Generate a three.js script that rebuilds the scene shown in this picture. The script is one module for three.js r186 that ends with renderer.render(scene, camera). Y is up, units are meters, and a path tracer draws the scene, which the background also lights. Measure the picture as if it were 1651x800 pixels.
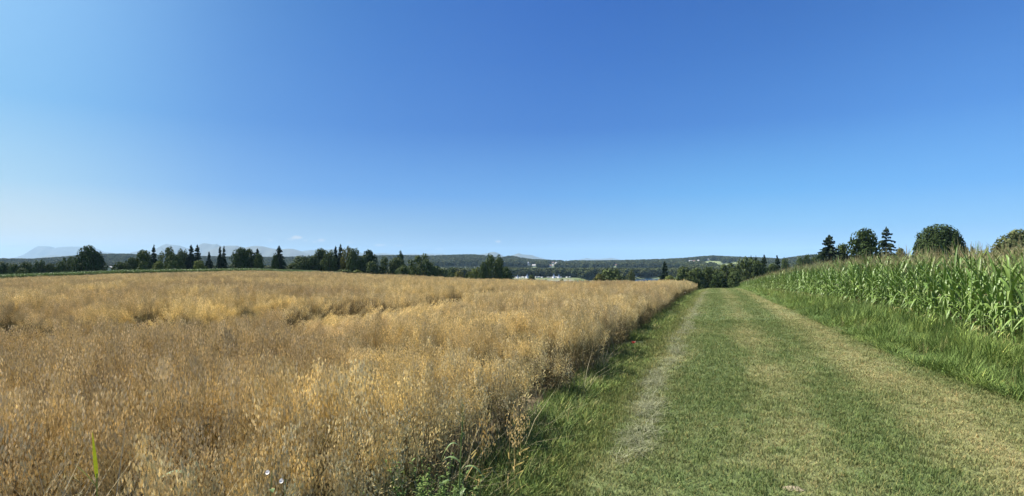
import * as THREE from 'three';
import { mergeGeometries } from 'three/addons/utils/BufferGeometryUtils.js';
import { RoundedBoxGeometry } from 'three/addons/geometries/RoundedBoxGeometry.js';

// ------------------------------------------------------------------ camera, sky, sun, exposure
const F = 984, CX = 825.5, YH = 420, EYE = 1.65;        // the photograph's lens in its own pixels, eye level line, eye height
const scene = new THREE.Scene();
const camera = new THREE.PerspectiveCamera(2 * Math.atan(420 / F) * 180 / Math.PI, 1651 / 840, 0.1, 40000);
camera.position.set(0, EYE, 0);
camera.lookAt(0, EYE, -10);
camera.setViewOffset(1651, 840, 0, 0, 1651, 800);       // lens shift: the horizon sits a little under the middle
const renderer = new THREE.WebGLRenderer({ antialias: true });
renderer.toneMapping = THREE.LinearToneMapping;
const EXPOSURE = 2.25;
renderer.toneMappingExposure = EXPOSURE;
renderer.shadowMap.enabled = true;

const RAD = Math.PI / 180;
const SUN_AZ = -64 * RAD, SUN_EL = 50 * RAD;            // azimuth from the view axis, left is negative
const sunDir = new THREE.Vector3(Math.sin(SUN_AZ) * Math.cos(SUN_EL), Math.sin(SUN_EL), -Math.cos(SUN_AZ) * Math.cos(SUN_EL));
const sun = new THREE.DirectionalLight(new THREE.Color().setRGB(1.0, 0.94, 0.85), 5);
sun.position.copy(sunDir).multiplyScalar(200);
sun.castShadow = true;
sun.shadow.mapSize.set(4096, 4096);
Object.assign(sun.shadow.camera, { left: -120, right: 120, top: 120, bottom: -120, near: 1, far: 500 });
scene.add(sun, sun.target);
const HAZE = 0.7e-4;
scene.fog = new THREE.FogExp2(new THREE.Color().setRGB(0.48, 0.76, 1.0), HAZE);

function rng(seed) {
  let s = (seed * 2654435761) >>> 0;
  return () => { s = (s + 0x6d2b79f5) | 0; let t = Math.imul(s ^ (s >>> 15), 1 | s); t = (t + Math.imul(t ^ (t >>> 7), 61 | t)) ^ t; return ((t ^ (t >>> 14)) >>> 0) / 4294967296; };
}
const clamp = (x, a, b) => Math.min(b, Math.max(a, x));
const lerp = (a, b, t) => a + (b - a) * t;
const smooth = (x, a, b) => { const t = clamp((x - a) / (b - a), 0, 1); return t * t * (3 - 2 * t); };
function table(rows, x) {                                 // piecewise smooth interpolation in [[x, y], ...]
  if (x <= rows[0][0]) return rows[0][1];
  for (let i = 1; i < rows.length; i++) if (x <= rows[i][0]) return lerp(rows[i - 1][1], rows[i][1], (x - rows[i - 1][0]) / (rows[i][0] - rows[i - 1][0]));
  return rows[rows.length - 1][1];
}
function hash2(ix, iy) { let h = Math.imul(ix, 374761393) + Math.imul(iy, 668265263); h = Math.imul(h ^ (h >>> 13), 1274126177); return ((h ^ (h >>> 16)) >>> 0) / 4294967296; }
function noise(x, y) {
  const ix = Math.floor(x), iy = Math.floor(y), fx = x - ix, fy = y - iy, u = fx * fx * (3 - 2 * fx), v = fy * fy * (3 - 2 * fy);
  return lerp(lerp(hash2(ix, iy), hash2(ix + 1, iy), u), lerp(hash2(ix, iy + 1), hash2(ix + 1, iy + 1), u), v);
}
const fbm = (x, y, o = 4) => { let s = 0, a = 0.5, n = 0; for (let i = 0; i < o; i++) { s += a * noise(x, y); n += a; a *= 0.5; x = x * 2.03 + 17.1; y = y * 2.03 - 9.7; } return s / n; };
const toLin = (c) => { c /= 255; return c <= 0.04045 ? c / 12.92 : ((c + 0.055) / 1.055) ** 2.4; };

// the clear morning sky: colours by height and by bearing from the sun
{
  const bear = [0, 24, 41, 64, 85, 104, 180];             // degrees from the sun's bearing
  const rows = [
    [0, [[224, 234, 236], [226, 237, 239], [196, 216, 232], [164, 196, 228], [173, 210, 244], [172, 210, 248], [172, 208, 244]]],
    [3, [[220, 234, 242], [212, 231, 241], [168, 204, 236], [140, 188, 234], [140, 200, 248], [142, 202, 252], [142, 200, 248]]],
    [6, [[206, 230, 248], [182, 219, 245], [130, 181, 238], [112, 172, 236], [112, 182, 244], [116, 184, 250], [116, 182, 246]]],
    [12, [[196, 226, 250], [152, 202, 246], [108, 160, 227], [84, 138, 215], [84, 142, 219], [94, 154, 230], [94, 152, 228]]],
    [18, [[204, 230, 252], [158, 204, 248], [102, 153, 220], [74, 126, 206], [70, 124, 203], [77, 132, 210], [77, 132, 210]]],
    [23.5, [[212, 234, 252], [163, 206, 250], [97, 147, 212], [67, 117, 198], [61, 111, 190], [63, 114, 190], [63, 114, 190]]],
    [50, [[226, 238, 250], [150, 192, 240], [88, 138, 206], [58, 106, 186], [54, 100, 180], [54, 100, 178], [54, 100, 178]]],
    [72, [[130, 178, 230], [98, 148, 212], [70, 120, 196], [54, 102, 182], [50, 96, 176], [48, 94, 172], [48, 94, 172]]],
    [90, [[52, 98, 178], [52, 98, 178], [52, 98, 178], [52, 98, 178], [52, 98, 178], [52, 98, 178], [52, 98, 178]]],
  ].map(([e, cs]) => [e, cs.map((c) => c.map((v, k) => toLin(v) * lerp(1, [0.83, 0.94, 0.98][k], smooth(e, 2, 12)) / EXPOSURE))]);
  const W = 4096, H = 2048, data = new Float32Array(W * H * 4);
  const clouds = [[478, 383.5, 9, 3.4, 1], [470, 386, 8, 2, 0.5], [492, 388, 5, 1.6, 0.35], [518, 388, 7, 2.6, 0.75], [507, 390, 5, 1.5, 0.4], [436, 388, 6, 1.6, 0.4], [565, 391.5, 8, 1.8, 0.4], [612, 395.5, 12, 1.8, 0.6], [643, 396.5, 8, 1.6, 0.4], [708, 402, 9, 1.5, 0.35], [803, 389.6, 5, 2.2, 0.8], [685, 396, 5, 1.2, 0.2], [330, 385, 10, 1.6, 0.22]];
  const colIdx = new Float32Array(W);
  for (let x = 0; x < W; x++) {
    const a = ((x + 0.5) / W - 0.5) * 360 + 90;            // bearing from the view axis, right positive
    let d = Math.abs((((a - SUN_AZ / RAD) % 360) + 540) % 360 - 180);
    let k = 0; while (k < bear.length - 2 && d > bear[k + 1]) k++;
    const t = clamp((d - bear[k]) / (bear[k + 1] - bear[k]), 0, 1);
    colIdx[x] = k + t;
  }
  for (let y = 0; y < H; y++) {
    const e = Math.max(0, ((y + 0.5) / H - 0.5) * 180);
    let k = 0; while (k < rows.length - 2 && e > rows[k + 1][0]) k++;
    const t = clamp((e - rows[k][0]) / (rows[k + 1][0] - rows[k][0]), 0, 1);
    const line = bear.map((_, j) => [0, 1, 2].map((c) => lerp(rows[k][1][j][c], rows[k + 1][1][j][c], t)));
    for (let x = 0; x < W; x++) {
      const j = Math.min(bear.length - 2, Math.floor(colIdx[x])), f = colIdx[x] - j, o = (y * W + x) * 4, n = bear.length - 1, h = bear[j + 1] - bear[j];
      const soft = (c) => {                                // cubic through the columns, so that no bearing shows a crease
        const m0 = j > 0 ? (line[j + 1][c] - line[j - 1][c]) / (bear[j + 1] - bear[j - 1]) : 0, m1 = j + 2 <= n ? (line[j + 2][c] - line[j][c]) / (bear[j + 2] - bear[j]) : 0, f2 = f * f, f3 = f2 * f;
        return (2 * f3 - 3 * f2 + 1) * line[j][c] + (f3 - 2 * f2 + f) * h * m0 + (3 * f2 - 2 * f3) * line[j + 1][c] + (f3 - f2) * h * m1;
      };
      let r = soft(0), g = soft(1), b = soft(2);
      if (e > 0.5 && e < 3.2) {
        const a = (((x + 0.5) / W - 0.5) * 360 + 90) * RAD;
        if (Math.abs(a) < 0.75) {
          const px = CX + F * Math.tan(a), py = YH - F * Math.tan(e * RAD) / Math.cos(a);
          let m = 0;
          for (const [cx, cy, w, h, s] of clouds) {
            const dx = (px - cx) / w, dy = (py - cy) / (py > cy ? h * 0.7 : h), q = dx * dx + dy * dy;
            if (q < 3) m = Math.max(m, s * smooth(1.25 - q + 0.9 * (fbm(px * 0.35, py * 0.55, 3) - 0.5), 0, 1.1));
          }
          r = lerp(r, toLin(226) / EXPOSURE, m); g = lerp(g, toLin(232) / EXPOSURE, m); b = lerp(b, toLin(240) / EXPOSURE, m);
        }
      }
      data[o] = r; data[o + 1] = g; data[o + 2] = b; data[o + 3] = 1;
    }
  }
  const sky = new THREE.DataTexture(data, W, H, THREE.RGBAFormat, THREE.FloatType);
  sky.mapping = THREE.EquirectangularReflectionMapping;
  sky.magFilter = THREE.LinearFilter;
  sky.needsUpdate = true;
  scene.background = sky;
  scene.environment = sky;
}

// ------------------------------------------------------------------ helpers
const tag = (o, label, category, group, kind) => { if (label) o.userData.label = label; if (category) o.userData.category = category; if (group) o.userData.group = group; if (kind) o.userData.kind = kind; return o; };
const used = {};
const numbered = (n) => { const k = (used[n] = (used[n] ?? -1) + 1); return k ? n + '_' + String(k).padStart(3, '0') : n; };
function mesh(name, geometry, m, parent) {
  const o = new THREE.Mesh(geometry, m);
  o.name = parent ? name : numbered(name);
  o.castShadow = o.receiveShadow = true;
  (parent ?? scene).add(o);
  return o;
}
function group(name, x = 0, y = 0, z = 0) { const g = new THREE.Group(); g.name = numbered(name); g.position.set(x, y, z); scene.add(g); return g; }

class Geo {                                              // collects triangles with a colour per vertex
  constructor() { this.p = []; this.c = []; this.i = []; }
  v(x, y, z, c) { this.p.push(x, y, z); this.c.push(c[0], c[1], c[2]); return this.p.length / 3 - 1; }
  tri(a, b, c) { this.i.push(a, b, c); }
  quad(a, b, c, d) { this.i.push(a, b, c, a, c, d); }
  // a strip of the given half widths along points; side: the direction across; fold > 0 bends it along its middle
  ribbon(pts, half, side, cols, fold = 0) {
    let prev = null;
    pts.forEach((q, k) => {
      const w = half[k], c = Array.isArray(cols[0]) ? cols[k] : cols;
      const row = fold
        ? [this.v(q[0] - side[0] * w, q[1] - side[1] * w + fold * w, q[2] - side[2] * w, c), this.v(q[0], q[1], q[2], c), this.v(q[0] + side[0] * w, q[1] + side[1] * w + fold * w, q[2] + side[2] * w, c)]
        : [this.v(q[0] - side[0] * w, q[1] - side[1] * w, q[2] - side[2] * w, c), this.v(q[0] + side[0] * w, q[1] + side[1] * w, q[2] + side[2] * w, c)];
      if (prev) for (let j = 0; j + 1 < row.length; j++) this.quad(prev[j], prev[j + 1], row[j + 1], row[j]);
      prev = row;
    });
  }
  tube(pts, radii, cols, sides = 6) {
    let prev = null;
    pts.forEach((q, k) => {
      const row = [];
      for (let j = 0; j < sides; j++) { const a = (j / sides) * Math.PI * 2; row.push(this.v(q[0] + Math.cos(a) * radii[k], q[1], q[2] + Math.sin(a) * radii[k], Array.isArray(cols[0]) ? cols[k] : cols)); }
      if (prev) for (let j = 0; j < sides; j++) this.quad(prev[j], row[j], row[(j + 1) % sides], prev[(j + 1) % sides]);
      prev = row;
    });
  }
  build(normals = false) {
    const g = new THREE.BufferGeometry();
    g.setAttribute('position', new THREE.Float32BufferAttribute(this.p, 3));
    g.setAttribute('color', new THREE.Float32BufferAttribute(this.c, 3));
    g.setIndex(this.i);
    if (normals) { g.computeVertexNormals(); return g; }
    return g;
  }
}
const mul = (c, k) => [c[0] * k, c[1] * k, c[2] * k];
const mixc = (a, b, t) => [lerp(a[0], b[0], t), lerp(a[1], b[1], t), lerp(a[2], b[2], t)];
const leafMat = (through, rough = 0.75, extra = {}) => new THREE.MeshPhysicalMaterial({ vertexColors: true, specularIntensity: 0.25, side: THREE.DoubleSide, roughness: rough, transmission: through, thickness: 0, ior: 1.35, ...extra });
const solid = (r, g, b, rough = 0.8, extra = {}) => new THREE.MeshStandardMaterial({ color: new THREE.Color().setRGB(r, g, b), roughness: rough, ...extra });
const _m = new THREE.Matrix4(), _q = new THREE.Quaternion(), _q2 = new THREE.Quaternion(), _p = new THREE.Vector3(), _s = new THREE.Vector3(), _ax = new THREE.Vector3(), _col = new THREE.Color(), UP = new THREE.Vector3(0, 1, 0);
// places: {x, y, z, turn, s, sy, tilt, tiltTo, c}
function copies(name, geometry, m, places, parent) {
  const o = new THREE.InstancedMesh(geometry, m, places.length);
  o.name = name; o.castShadow = o.receiveShadow = true;
  places.forEach((d, k) => {
    _q.setFromAxisAngle(UP, d.turn ?? 0);
    if (d.tilt) { _ax.set(Math.cos(d.tiltTo + Math.PI / 2), 0, Math.sin(d.tiltTo + Math.PI / 2)); _q2.setFromAxisAngle(_ax, -d.tilt); _q.premultiply(_q2); }
    _m.compose(_p.set(d.x, d.y, d.z), _q, _s.set(d.s ?? 1, d.sy ?? d.s ?? 1, d.s ?? 1));
    o.setMatrixAt(k, _m);
    if (d.c) o.setColorAt(k, _col.setRGB(d.c[0], d.c[1], d.c[2]));
  });
  (parent ?? scene).add(o);
  return o;
}
function scatter(groupObject, name, geometries, m, places) {   // deals the places out to the variants
  geometries.forEach((g, k) => { const own = places.filter((_, i) => i % geometries.length === k); if (own.length) copies(name, g, m, own, groupObject); });
}

// ------------------------------------------------------------------ the lie of the land
const HILLTOP = [[-400, 33], [-100, 33], [0, 31], [110, 26.5], [200, 22.5], [330, 19.5], [400, 18], [500, 19], [540, 20], [600, 23.5], [700, 28], [760, 31], [820, 33], [900, 35.5], [1000, 34.5], [1085, 34], [1120, 36]];   // how far under the eye line the oats end
const curve = HILLTOP.map(([px, d]) => [px, (d / F) ** 2 / (4 * 0.87)]);
curve.push([1145, 3.2e-4], [1190, 3.2e-4], [1225, 3.5e-4], [1300, 2.2e-4], [1400, 0.9e-4], [1651, 0.5e-4], [2400, 0.5e-4]);
const FLOOR = 20.6, LAKE = -23;
const SKYLINE = [[-600, 418], [-200, 418], [0, 416.5], [50, 417], [100, 414], [130, 411], [165, 409], [200, 409], [260, 411], [330, 413], [400, 414], [500, 414], [600, 412], [640, 411], [700, 412], [720, 411], [745, 410], [765, 410], [790, 413], [805, 415.5], [822, 412], [840, 415], [855, 417.5], [900, 419.5], [960, 420], [1000, 419.5], [1060, 418], [1100, 416.5], [1130, 413.5], [1150, 412], [1180, 413.5], [1230, 415], [1260, 417], [1290, 412], [1315, 410], [1330, 412], [1400, 412], [1651, 412], [2400, 414]];
const SHORE = [[-3000, 200], [700, 200], [770, 600], [800, 742], [930, 746], [1012, 752], [1024, 800], [1040, 850], [1075, 860], [1120, 700], [1160, 300], [3000, 200]];
function where(x, z) {                                   // bearing as a photo column, depth, distance
  const r = Math.hypot(x, z), a = clamp(Math.atan2(x, -z), -1.05, 1.05);
  return { r, px: CX + F * Math.tan(a), d: r * Math.cos(a) };
}
function height(x, z) {
  const { r, px, d } = where(x, z), q = table(curve, px) * d * d;
  let h = -q / Math.cbrt(1 + (q / FLOOR) ** 3);
  if (r < 130) h += 0.05 * (fbm(x * 0.22, z * 0.22, 2) - 0.5) * smooth(r, 4, 20);
  if (r > 260) {
    const shore = table(SHORE, px);
    const basin = smooth(r, 270, 330) * (1 - smooth(r, shore - 8, shore + 6));
    h = lerp(h, -26.5, basin);
    const top = EYE + ((YH - table(SKYLINE, px)) / F) * 2200 * (d / r) - 13;
    const rise = smooth(r, 950, 2200);
    let far = lerp(-FLOOR, top, rise * (0.75 + 0.25 * smooth(r, 1500, 2200)));
    far += rise * (1 - smooth(r, 1900, 2200)) * 9 * (fbm(x * 0.0035 + 4, z * 0.0035, 3) - 0.5);
    if (r > 2200) far = lerp(top, -30, smooth(r, 2300, 4200));
    if (r > 900) h = lerp(h, far, smooth(r, 900, 1000));
  }
  return h;
}
const at = (px, d) => { const x = ((px - CX) / F) * d; return { x, y: height(x, -d), z: -d, d }; };
function onGround(px, py) {                              // the ground point seen at a pixel
  let lo = 1.5;
  for (let d = 1.5; d < 200; d += 0.05) { const g = at(px, d); if (YH + (F * (EYE - g.y)) / d <= py) { lo = d; break; } }
  return at(px, lo);
}
// across the lane: s = x - 0.335 depth
const laneX = (s, d) => 0.335 * d + s;
const OAT_EDGE = -1.82, MOWN_LEFT = -1.32;
const mownRight = (d) => table([[0, 4.7], [7, 3.57], [9.5, 3.2], [13, 2.97], [27, 2.65], [100, 2.6]], d);
const cornFront = (d) => table([[0, 5.6], [10, 5.3], [18, 5.2], [25, 4.5], [40, 3.9], [70, 3.3], [100, 3.2]], d);

// colour of what grows on the mown lane: share of straw, 0 green to 1 dry
function dryness(s, d) {
  const wob = 0.22 * (fbm(d * 0.18 + 3, 7.7, 2) - 0.5), t = s + wob;
  let m = 0.2;
  const band = (c, w, a) => a * Math.exp(-(((t - c) / w) ** 2));
  m += band(-0.82, 0.2, 0.25) + band(0.72, 0.34, 0.24) + band(2.45, 0.58, 0.48) - band(0.02, 0.42, 0.2) - band(1.52, 0.36, 0.26) - band(-1.5, 0.3, 0.3);
  m += 0.75 * (fbm(s * 1.3 + 11, d * 0.55, 4) - 0.5) + 0.6 * (fbm(s * 5.5, d * 3.2 + 40, 3) - 0.5);
  return clamp(m, 0, 1);
}
const GREEN = [0.128, 0.182, 0.054], STRAW = [0.32, 0.305, 0.13], YGREEN = [0.17, 0.2, 0.055];

// ------------------------------------------------------------------ ground
function tileTexture(size, fn, repeatX, repeatY, srgb = false) {
  const d = new Uint8Array(size * size * 4);
  for (let y = 0; y < size; y++) for (let x = 0; x < size; x++) { const c = fn(x / size, y / size); const o = (y * size + x) * 4; for (let k = 0; k < 3; k++) d[o + k] = clamp(c[k] * 255, 0, 255); d[o + 3] = 255; }
  const t = new THREE.DataTexture(d, size, size); t.magFilter = THREE.LinearFilter; t.wrapS = t.wrapT = THREE.RepeatWrapping; t.repeat.set(repeatX, repeatY); if (srgb) t.colorSpace = THREE.SRGBColorSpace; t.needsUpdate = true; return t;
}
const wrapNoise = (u, v, n, seed) => { const a = fbm(u * n + seed, v * n, 4), b = fbm(u * n + seed - n, v * n, 4), c = fbm(u * n + seed, v * n - n, 4), d = fbm(u * n + seed - n, v * n - n, 4); return lerp(lerp(a, b, u), lerp(c, d, u), v); };
{
  const rings = [0.4], az = [];
  for (let r = 0.8; r < 5600; r *= r < 40 ? 1.06 : r < 250 ? 1.045 : 1.03) rings.push(r);
  for (const extra of [738, 742, 746, 750, 754]) rings.push(extra);
  rings.sort((a, b) => a - b);
  for (let a = -180; a < 180; a += Math.abs(a) < 52 || Math.abs(a + 0.4) < 52 ? 0.4 : 4) az.push(a * RAD);
  const pos = [], col = [], uv = [], idx = [], n = az.length;
  const soil = [0.13, 0.1, 0.055], meadow = [0.11, 0.14, 0.045], wood = [0.035, 0.05, 0.02], field = [0.17, 0.21, 0.075], verge = [0.07, 0.085, 0.03];
  for (const r of rings) for (const a of az) {
    const x = Math.sin(a) * r, z = -Math.cos(a) * r, w = where(x, z), s = x - 0.335 * -z;
    pos.push(x, height(x, z) - (r < 110 ? 0.045 : 0), z); uv.push(x / 4, z / 4);
    let c = soil;
    if (r < 110 && -z > -20) c = s < OAT_EDGE ? soil : s < mownRight(-z) + 0.2 ? verge : s < cornFront(-z) - 0.2 ? verge : soil;
    if (r > 100) c = mixc(c, meadow, smooth(r, 100, 150));
    if (r > 900) c = mixc(meadow, wood, smooth(fbm(x * 0.006, z * 0.006, 3), 0.3, 0.42));
    if (r > 900 && openField(w.px, YH + (F * (EYE - height(x, z))) / w.d)) c = field;
    col.push(...c);
  }
  for (let i = 0; i + 1 < rings.length; i++) for (let j = 0; j < n; j++) { const k = (j + 1) % n; idx.push(i * n + j, i * n + k, (i + 1) * n + k, i * n + j, (i + 1) * n + k, (i + 1) * n + j); }
  for (let j = 1; j + 1 < n; j++) idx.push(0, j + 1, j);
  const g = new THREE.BufferGeometry();
  g.setAttribute('position', new THREE.Float32BufferAttribute(pos, 3));
  g.setAttribute('color', new THREE.Float32BufferAttribute(col, 3));
  g.setAttribute('uv', new THREE.Float32BufferAttribute(uv, 2));
  g.setIndex(idx); g.computeVertexNormals();
  if (g.attributes.normal.getY(400) < 0) { for (let i = 0; i < idx.length; i += 3) { const t = idx[i]; idx[i] = idx[i + 1]; idx[i + 1] = t; } g.setIndex(idx); g.computeVertexNormals(); }
  const tex = tileTexture(256, (u, v) => { const k = 0.55 + 0.8 * wrapNoise(u, v, 24, 5); return [k, k, k * 0.97]; }, 1, 1);
  tag(mesh('ground', g, new THREE.MeshStandardMaterial({ vertexColors: true, map: tex, roughness: 1 })), 'rolling farmland falling away to the lake valley and rising to wooded hills', 'ground', null, 'structure');
}
function openField(px, py) {                             // meadows and village greens in the woods of the far hills
  const e = (cx, cy, w, h) => ((px - cx) / w) ** 2 + ((py - cy) / h) ** 2 < 1;
  return e(1148, 423.5, 17, 2.6) || e(1172, 428.5, 20, 3.4) || e(1185, 425, 9, 2) || e(988, 430.4, 17, 0.6) || e(892, 427.3, 13, 0.8) || e(890, 430.3, 9, 0.6) || e(1118, 423, 12, 1.6) || e(946, 431, 8, 0.4) || e(914, 425.6, 9, 0.6) || e(840, 426.3, 7, 0.9) || e(1052, 429.5, 7, 0.4) || e(862, 431, 6, 0.8);
}

// mown grass lane
{
  const W = 1024, H = 2048, d = new Uint8Array(W * H * 4);
  for (let j = 0; j < H; j++) for (let i = 0; i < W; i++) {
    const s = -2.5 + (8 * (i + 0.5)) / W, dd = -3 + (100 * (j + 0.5)) / H, m = dryness(s, dd);
    let c = mixc(GREEN, STRAW, m);
    if (s < MOWN_LEFT + 0.35) c = mixc(c, YGREEN, 0.4);
    const k = 0.5 + 0.75 * hash2(i, j + 9000), o = (j * W + i) * 4;
    for (let q = 0; q < 3; q++) { const lin = c[q] * k * 0.8; d[o + q] = 255 * (lin <= 0.0031308 ? 12.92 * lin : 1.055 * lin ** (1 / 2.4) - 0.055); }
    d[o + 3] = 255;
  }
  const tex = new THREE.DataTexture(d, W, H); tex.magFilter = THREE.LinearFilter; tex.colorSpace = THREE.SRGBColorSpace; tex.needsUpdate = true;
  const pos = [], uv = [], idx = [], NS = 22;
  const deps = []; for (let dd = -2.5; dd < 96; dd += dd < 20 ? 0.3 : 0.6) deps.push(dd);
  for (const dd of deps) for (let i = 0; i <= NS; i++) { const s = lerp(-2.0, mownRight(dd) + 0.5, i / NS), x = laneX(s, dd); pos.push(x, height(x, -dd) - 0.012, -dd); uv.push((s + 2.5) / 8, (dd + 3) / 100); }
  for (let j = 0; j + 1 < deps.length; j++) for (let i = 0; i < NS; i++) { const a = j * (NS + 1) + i; idx.push(a, a + 1, a + NS + 2, a, a + NS + 2, a + NS + 1); }
  const g = new THREE.BufferGeometry();
  g.setAttribute('position', new THREE.Float32BufferAttribute(pos, 3)); g.setAttribute('uv', new THREE.Float32BufferAttribute(uv, 2)); g.setIndex(idx); g.computeVertexNormals();
  tag(mesh('path', g, new THREE.MeshStandardMaterial({ map: tex, roughness: 1 })), 'broad mown grass lane with pale dry wheel tracks between oats and corn', 'path', null, 'structure');
}

// lake and its pale far bank
{
  const pos = [], uv = [], idx = [], N = 160, R = [255, 300, 400, 520, 600, 660, 700, 740, 780, 830, 880];
  for (const r of R) for (let i = 0; i <= N; i++) { const a = lerp(Math.atan2(640 - CX, F), Math.atan2(1230 - CX, F), i / N), x = Math.sin(a) * r, z = -Math.cos(a) * r; pos.push(x, LAKE, z); uv.push(x / 20, z / 20); }
  for (let j = 0; j + 1 < R.length; j++) for (let i = 0; i < N; i++) { const a = j * (N + 1) + i; idx.push(a, a + 1, a + N + 2, a, a + N + 2, a + N + 1); }
  const g = new THREE.BufferGeometry();
  g.setAttribute('position', new THREE.Float32BufferAttribute(pos, 3)); g.setAttribute('uv', new THREE.Float32BufferAttribute(uv, 2)); g.setIndex(idx); g.computeVertexNormals();
  const bump = tileTexture(256, (u, v) => { const k = wrapNoise(u, v, 16, 31); return [k, k, k]; }, 1, 1);
  tag(mesh('lake', g, new THREE.MeshPhysicalMaterial({ color: new THREE.Color().setRGB(0.03, 0.07, 0.12), roughness: 0.12, bumpMap: bump, bumpScale: 1.2, specularIntensity: 0.7 })), 'dark blue lake in the valley behind the oat field', 'lake', null, 'structure');
  const b = new Geo(), sand = [0.26, 0.23, 0.17], turf = [0.13, 0.17, 0.065];
  let prev = null;
  for (let px = 822; px <= 926; px += 2) {
    const sh = table(SHORE, px), a = Math.atan2(px - CX, F), c = px < 866 ? sand : mixc(turf, sand, 0.35 + 0.6 * (noise(px * 0.2, 3) - 0.3));
    const row = [[sh - 7, LAKE - 0.3], [sh - 4, LAKE + 0.25], [sh + 3, LAKE + 1.5], [sh + 10, -FLOOR + 0.3]].map(([r, y]) => b.v(Math.sin(a) * r, y, -Math.cos(a) * r, c));
    if (prev) for (let k = 0; k < 3; k++) b.quad(prev[k], row[k], row[k + 1], prev[k + 1]);
    prev = row;
  }
  tag(mesh('beach', b.build(true), new THREE.MeshStandardMaterial({ vertexColors: true, roughness: 1, side: THREE.DoubleSide })), 'pale sand and turf bank along the far shore of the lake', 'beach', null, 'structure');
}

// mountains on the skyline
function mountain(name, label, prof, dist, depth, color, seed) {
  const x0 = prof[0][0], x1 = prof[prof.length - 1][0], N = Math.round((x1 - x0) * 1.2), M = 18, g = new Geo(), grid = [];
  for (let j = 0; j <= M; j++) {
    const t = j / M, row = [];                            // t 0 foot, 0.6 crest, 1 behind
    for (let i = 0; i <= N; i++) {
      const px = lerp(x0, x1, i / N), crest = Math.max(0, ((YH - table(prof, px)) / F) * dist), k = t < 0.6 ? t / 0.6 : (1 - t) / 0.4;
      const d = dist + depth * (t - 0.6), n = fbm(px * 0.09 + seed, t * 5, 4) - 0.5;
      const spread = (px - CX) / F, y = lerp(-30, crest + EYE, k ** 0.85) + n * crest * 0.45 * k * (1 - k) * 2 + (k === 1 ? (noise(px * 0.5, seed) - 0.5) * crest * 0.02 : 0);
      row.push(g.v(spread * (dist + (d - dist) * 0.8) + n * 60 * (1 - k), y, -d, mul(color, 0.75 + 0.5 * fbm(px * 0.2, t * 9 + seed, 3))));
    }
    grid.push(row);
  }
  for (let j = 0; j < M; j++) for (let i = 0; i < N; i++) g.quad(grid[j][i], grid[j][i + 1], grid[j + 1][i + 1], grid[j + 1][i]);
  return tag(mesh(name, g.build(true), new THREE.MeshStandardMaterial({ vertexColors: true, roughness: 1, side: THREE.DoubleSide })), label, 'mountain', null, 'structure');
}
const ROCK = [0.085, 0.092, 0.075];
mountain('mountain', 'palest flat-topped mountain massif at the far left of the skyline', [[-10, 421], [20, 417], [42, 409], [56, 399], [62, 396], [80, 396.6], [88, 399.3], [93, 398], [100, 397.4], [126, 397], [140, 399], [156, 400.5], [168, 406], [190, 408], [205, 408], [216, 411], [230, 416], [240, 421]], 11500, 3000, ROCK, 1);
mountain('mountain', 'low pale foothill in front of the flat-topped massif', [[56, 421], [66, 414], [80, 411.4], [90, 410.6], [100, 411.4], [120, 413], [140, 417], [150, 421]], 8600, 1800, ROCK, 2);
mountain('mountain', 'pale peaked mountain behind the spruces left of the lone twin spruces', [[188, 421], [205, 409], [220, 404.6], [246, 403], [256, 398], [262, 394.4], [268, 392.2], [275, 394], [290, 395.4], [300, 399], [310, 401], [322, 404], [335, 410], [345, 421]], 9800, 2600, ROCK, 3);
mountain('mountain', 'pale blue double-topped mountain just left of the lone twin spruces', [[296, 421], [306, 404], [316, 399.5], [322, 393.4], [328, 391.4], [336, 392.2], [342, 393.8], [349, 392.8], [354, 395.4], [364, 398], [372, 404], [380, 421]], 9400, 2200, ROCK, 4);
mountain('mountain', 'long blue wooded mountain ridge in the middle of the left skyline', [[320, 421], [335, 404], [352, 397], [366, 395.6], [382, 395.6], [394, 399], [404, 396.6], [412, 395.8], [424, 396.6], [438, 400], [450, 402], [462, 400.4], [472, 400.8], [482, 403.4], [492, 407], [502, 410], [514, 421]], 7600, 2200, ROCK, 5);
mountain('mountain', 'paler ridge trailing right behind the dense middle trees', [[474, 421], [486, 405], [500, 402.6], [512, 403], [530, 402], [548, 400.6], [562, 401], [574, 403], [584, 408], [600, 409.6], [616, 408], [630, 409.4], [646, 410.6], [666, 409.2], [680, 410], [690, 408.6], [702, 409.8], [714, 409], [726, 413], [736, 421]], 9800, 2600, ROCK, 6);
mountain('mountain', 'small rounded blue peak above the wooded hill at the centre', [[750, 421], [762, 411.4], [776, 409.6], [786, 408.2], [791, 406.4], [797, 405.8], [803, 407.8], [812, 413], [822, 421]], 8200, 1800, ROCK, 7);
mountain('mountain', 'small pointed blue peak right of the rounded centre peak', [[806, 421], [822, 412.6], [830, 410], [836, 407.8], [843, 410], [850, 410.6], [858, 411.2], [866, 414.4], [876, 417], [890, 421]], 8600, 1800, ROCK, 8);
mountain('mountain', 'faintest low ridge over the lake, farthest to the right', [[925, 421], [938, 417.6], [946, 416], [955, 417.4], [966, 417.6], [976, 416.6], [986, 415.8], [995, 417.4], [1010, 421]], 11800, 1800, ROCK, 9);

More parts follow.
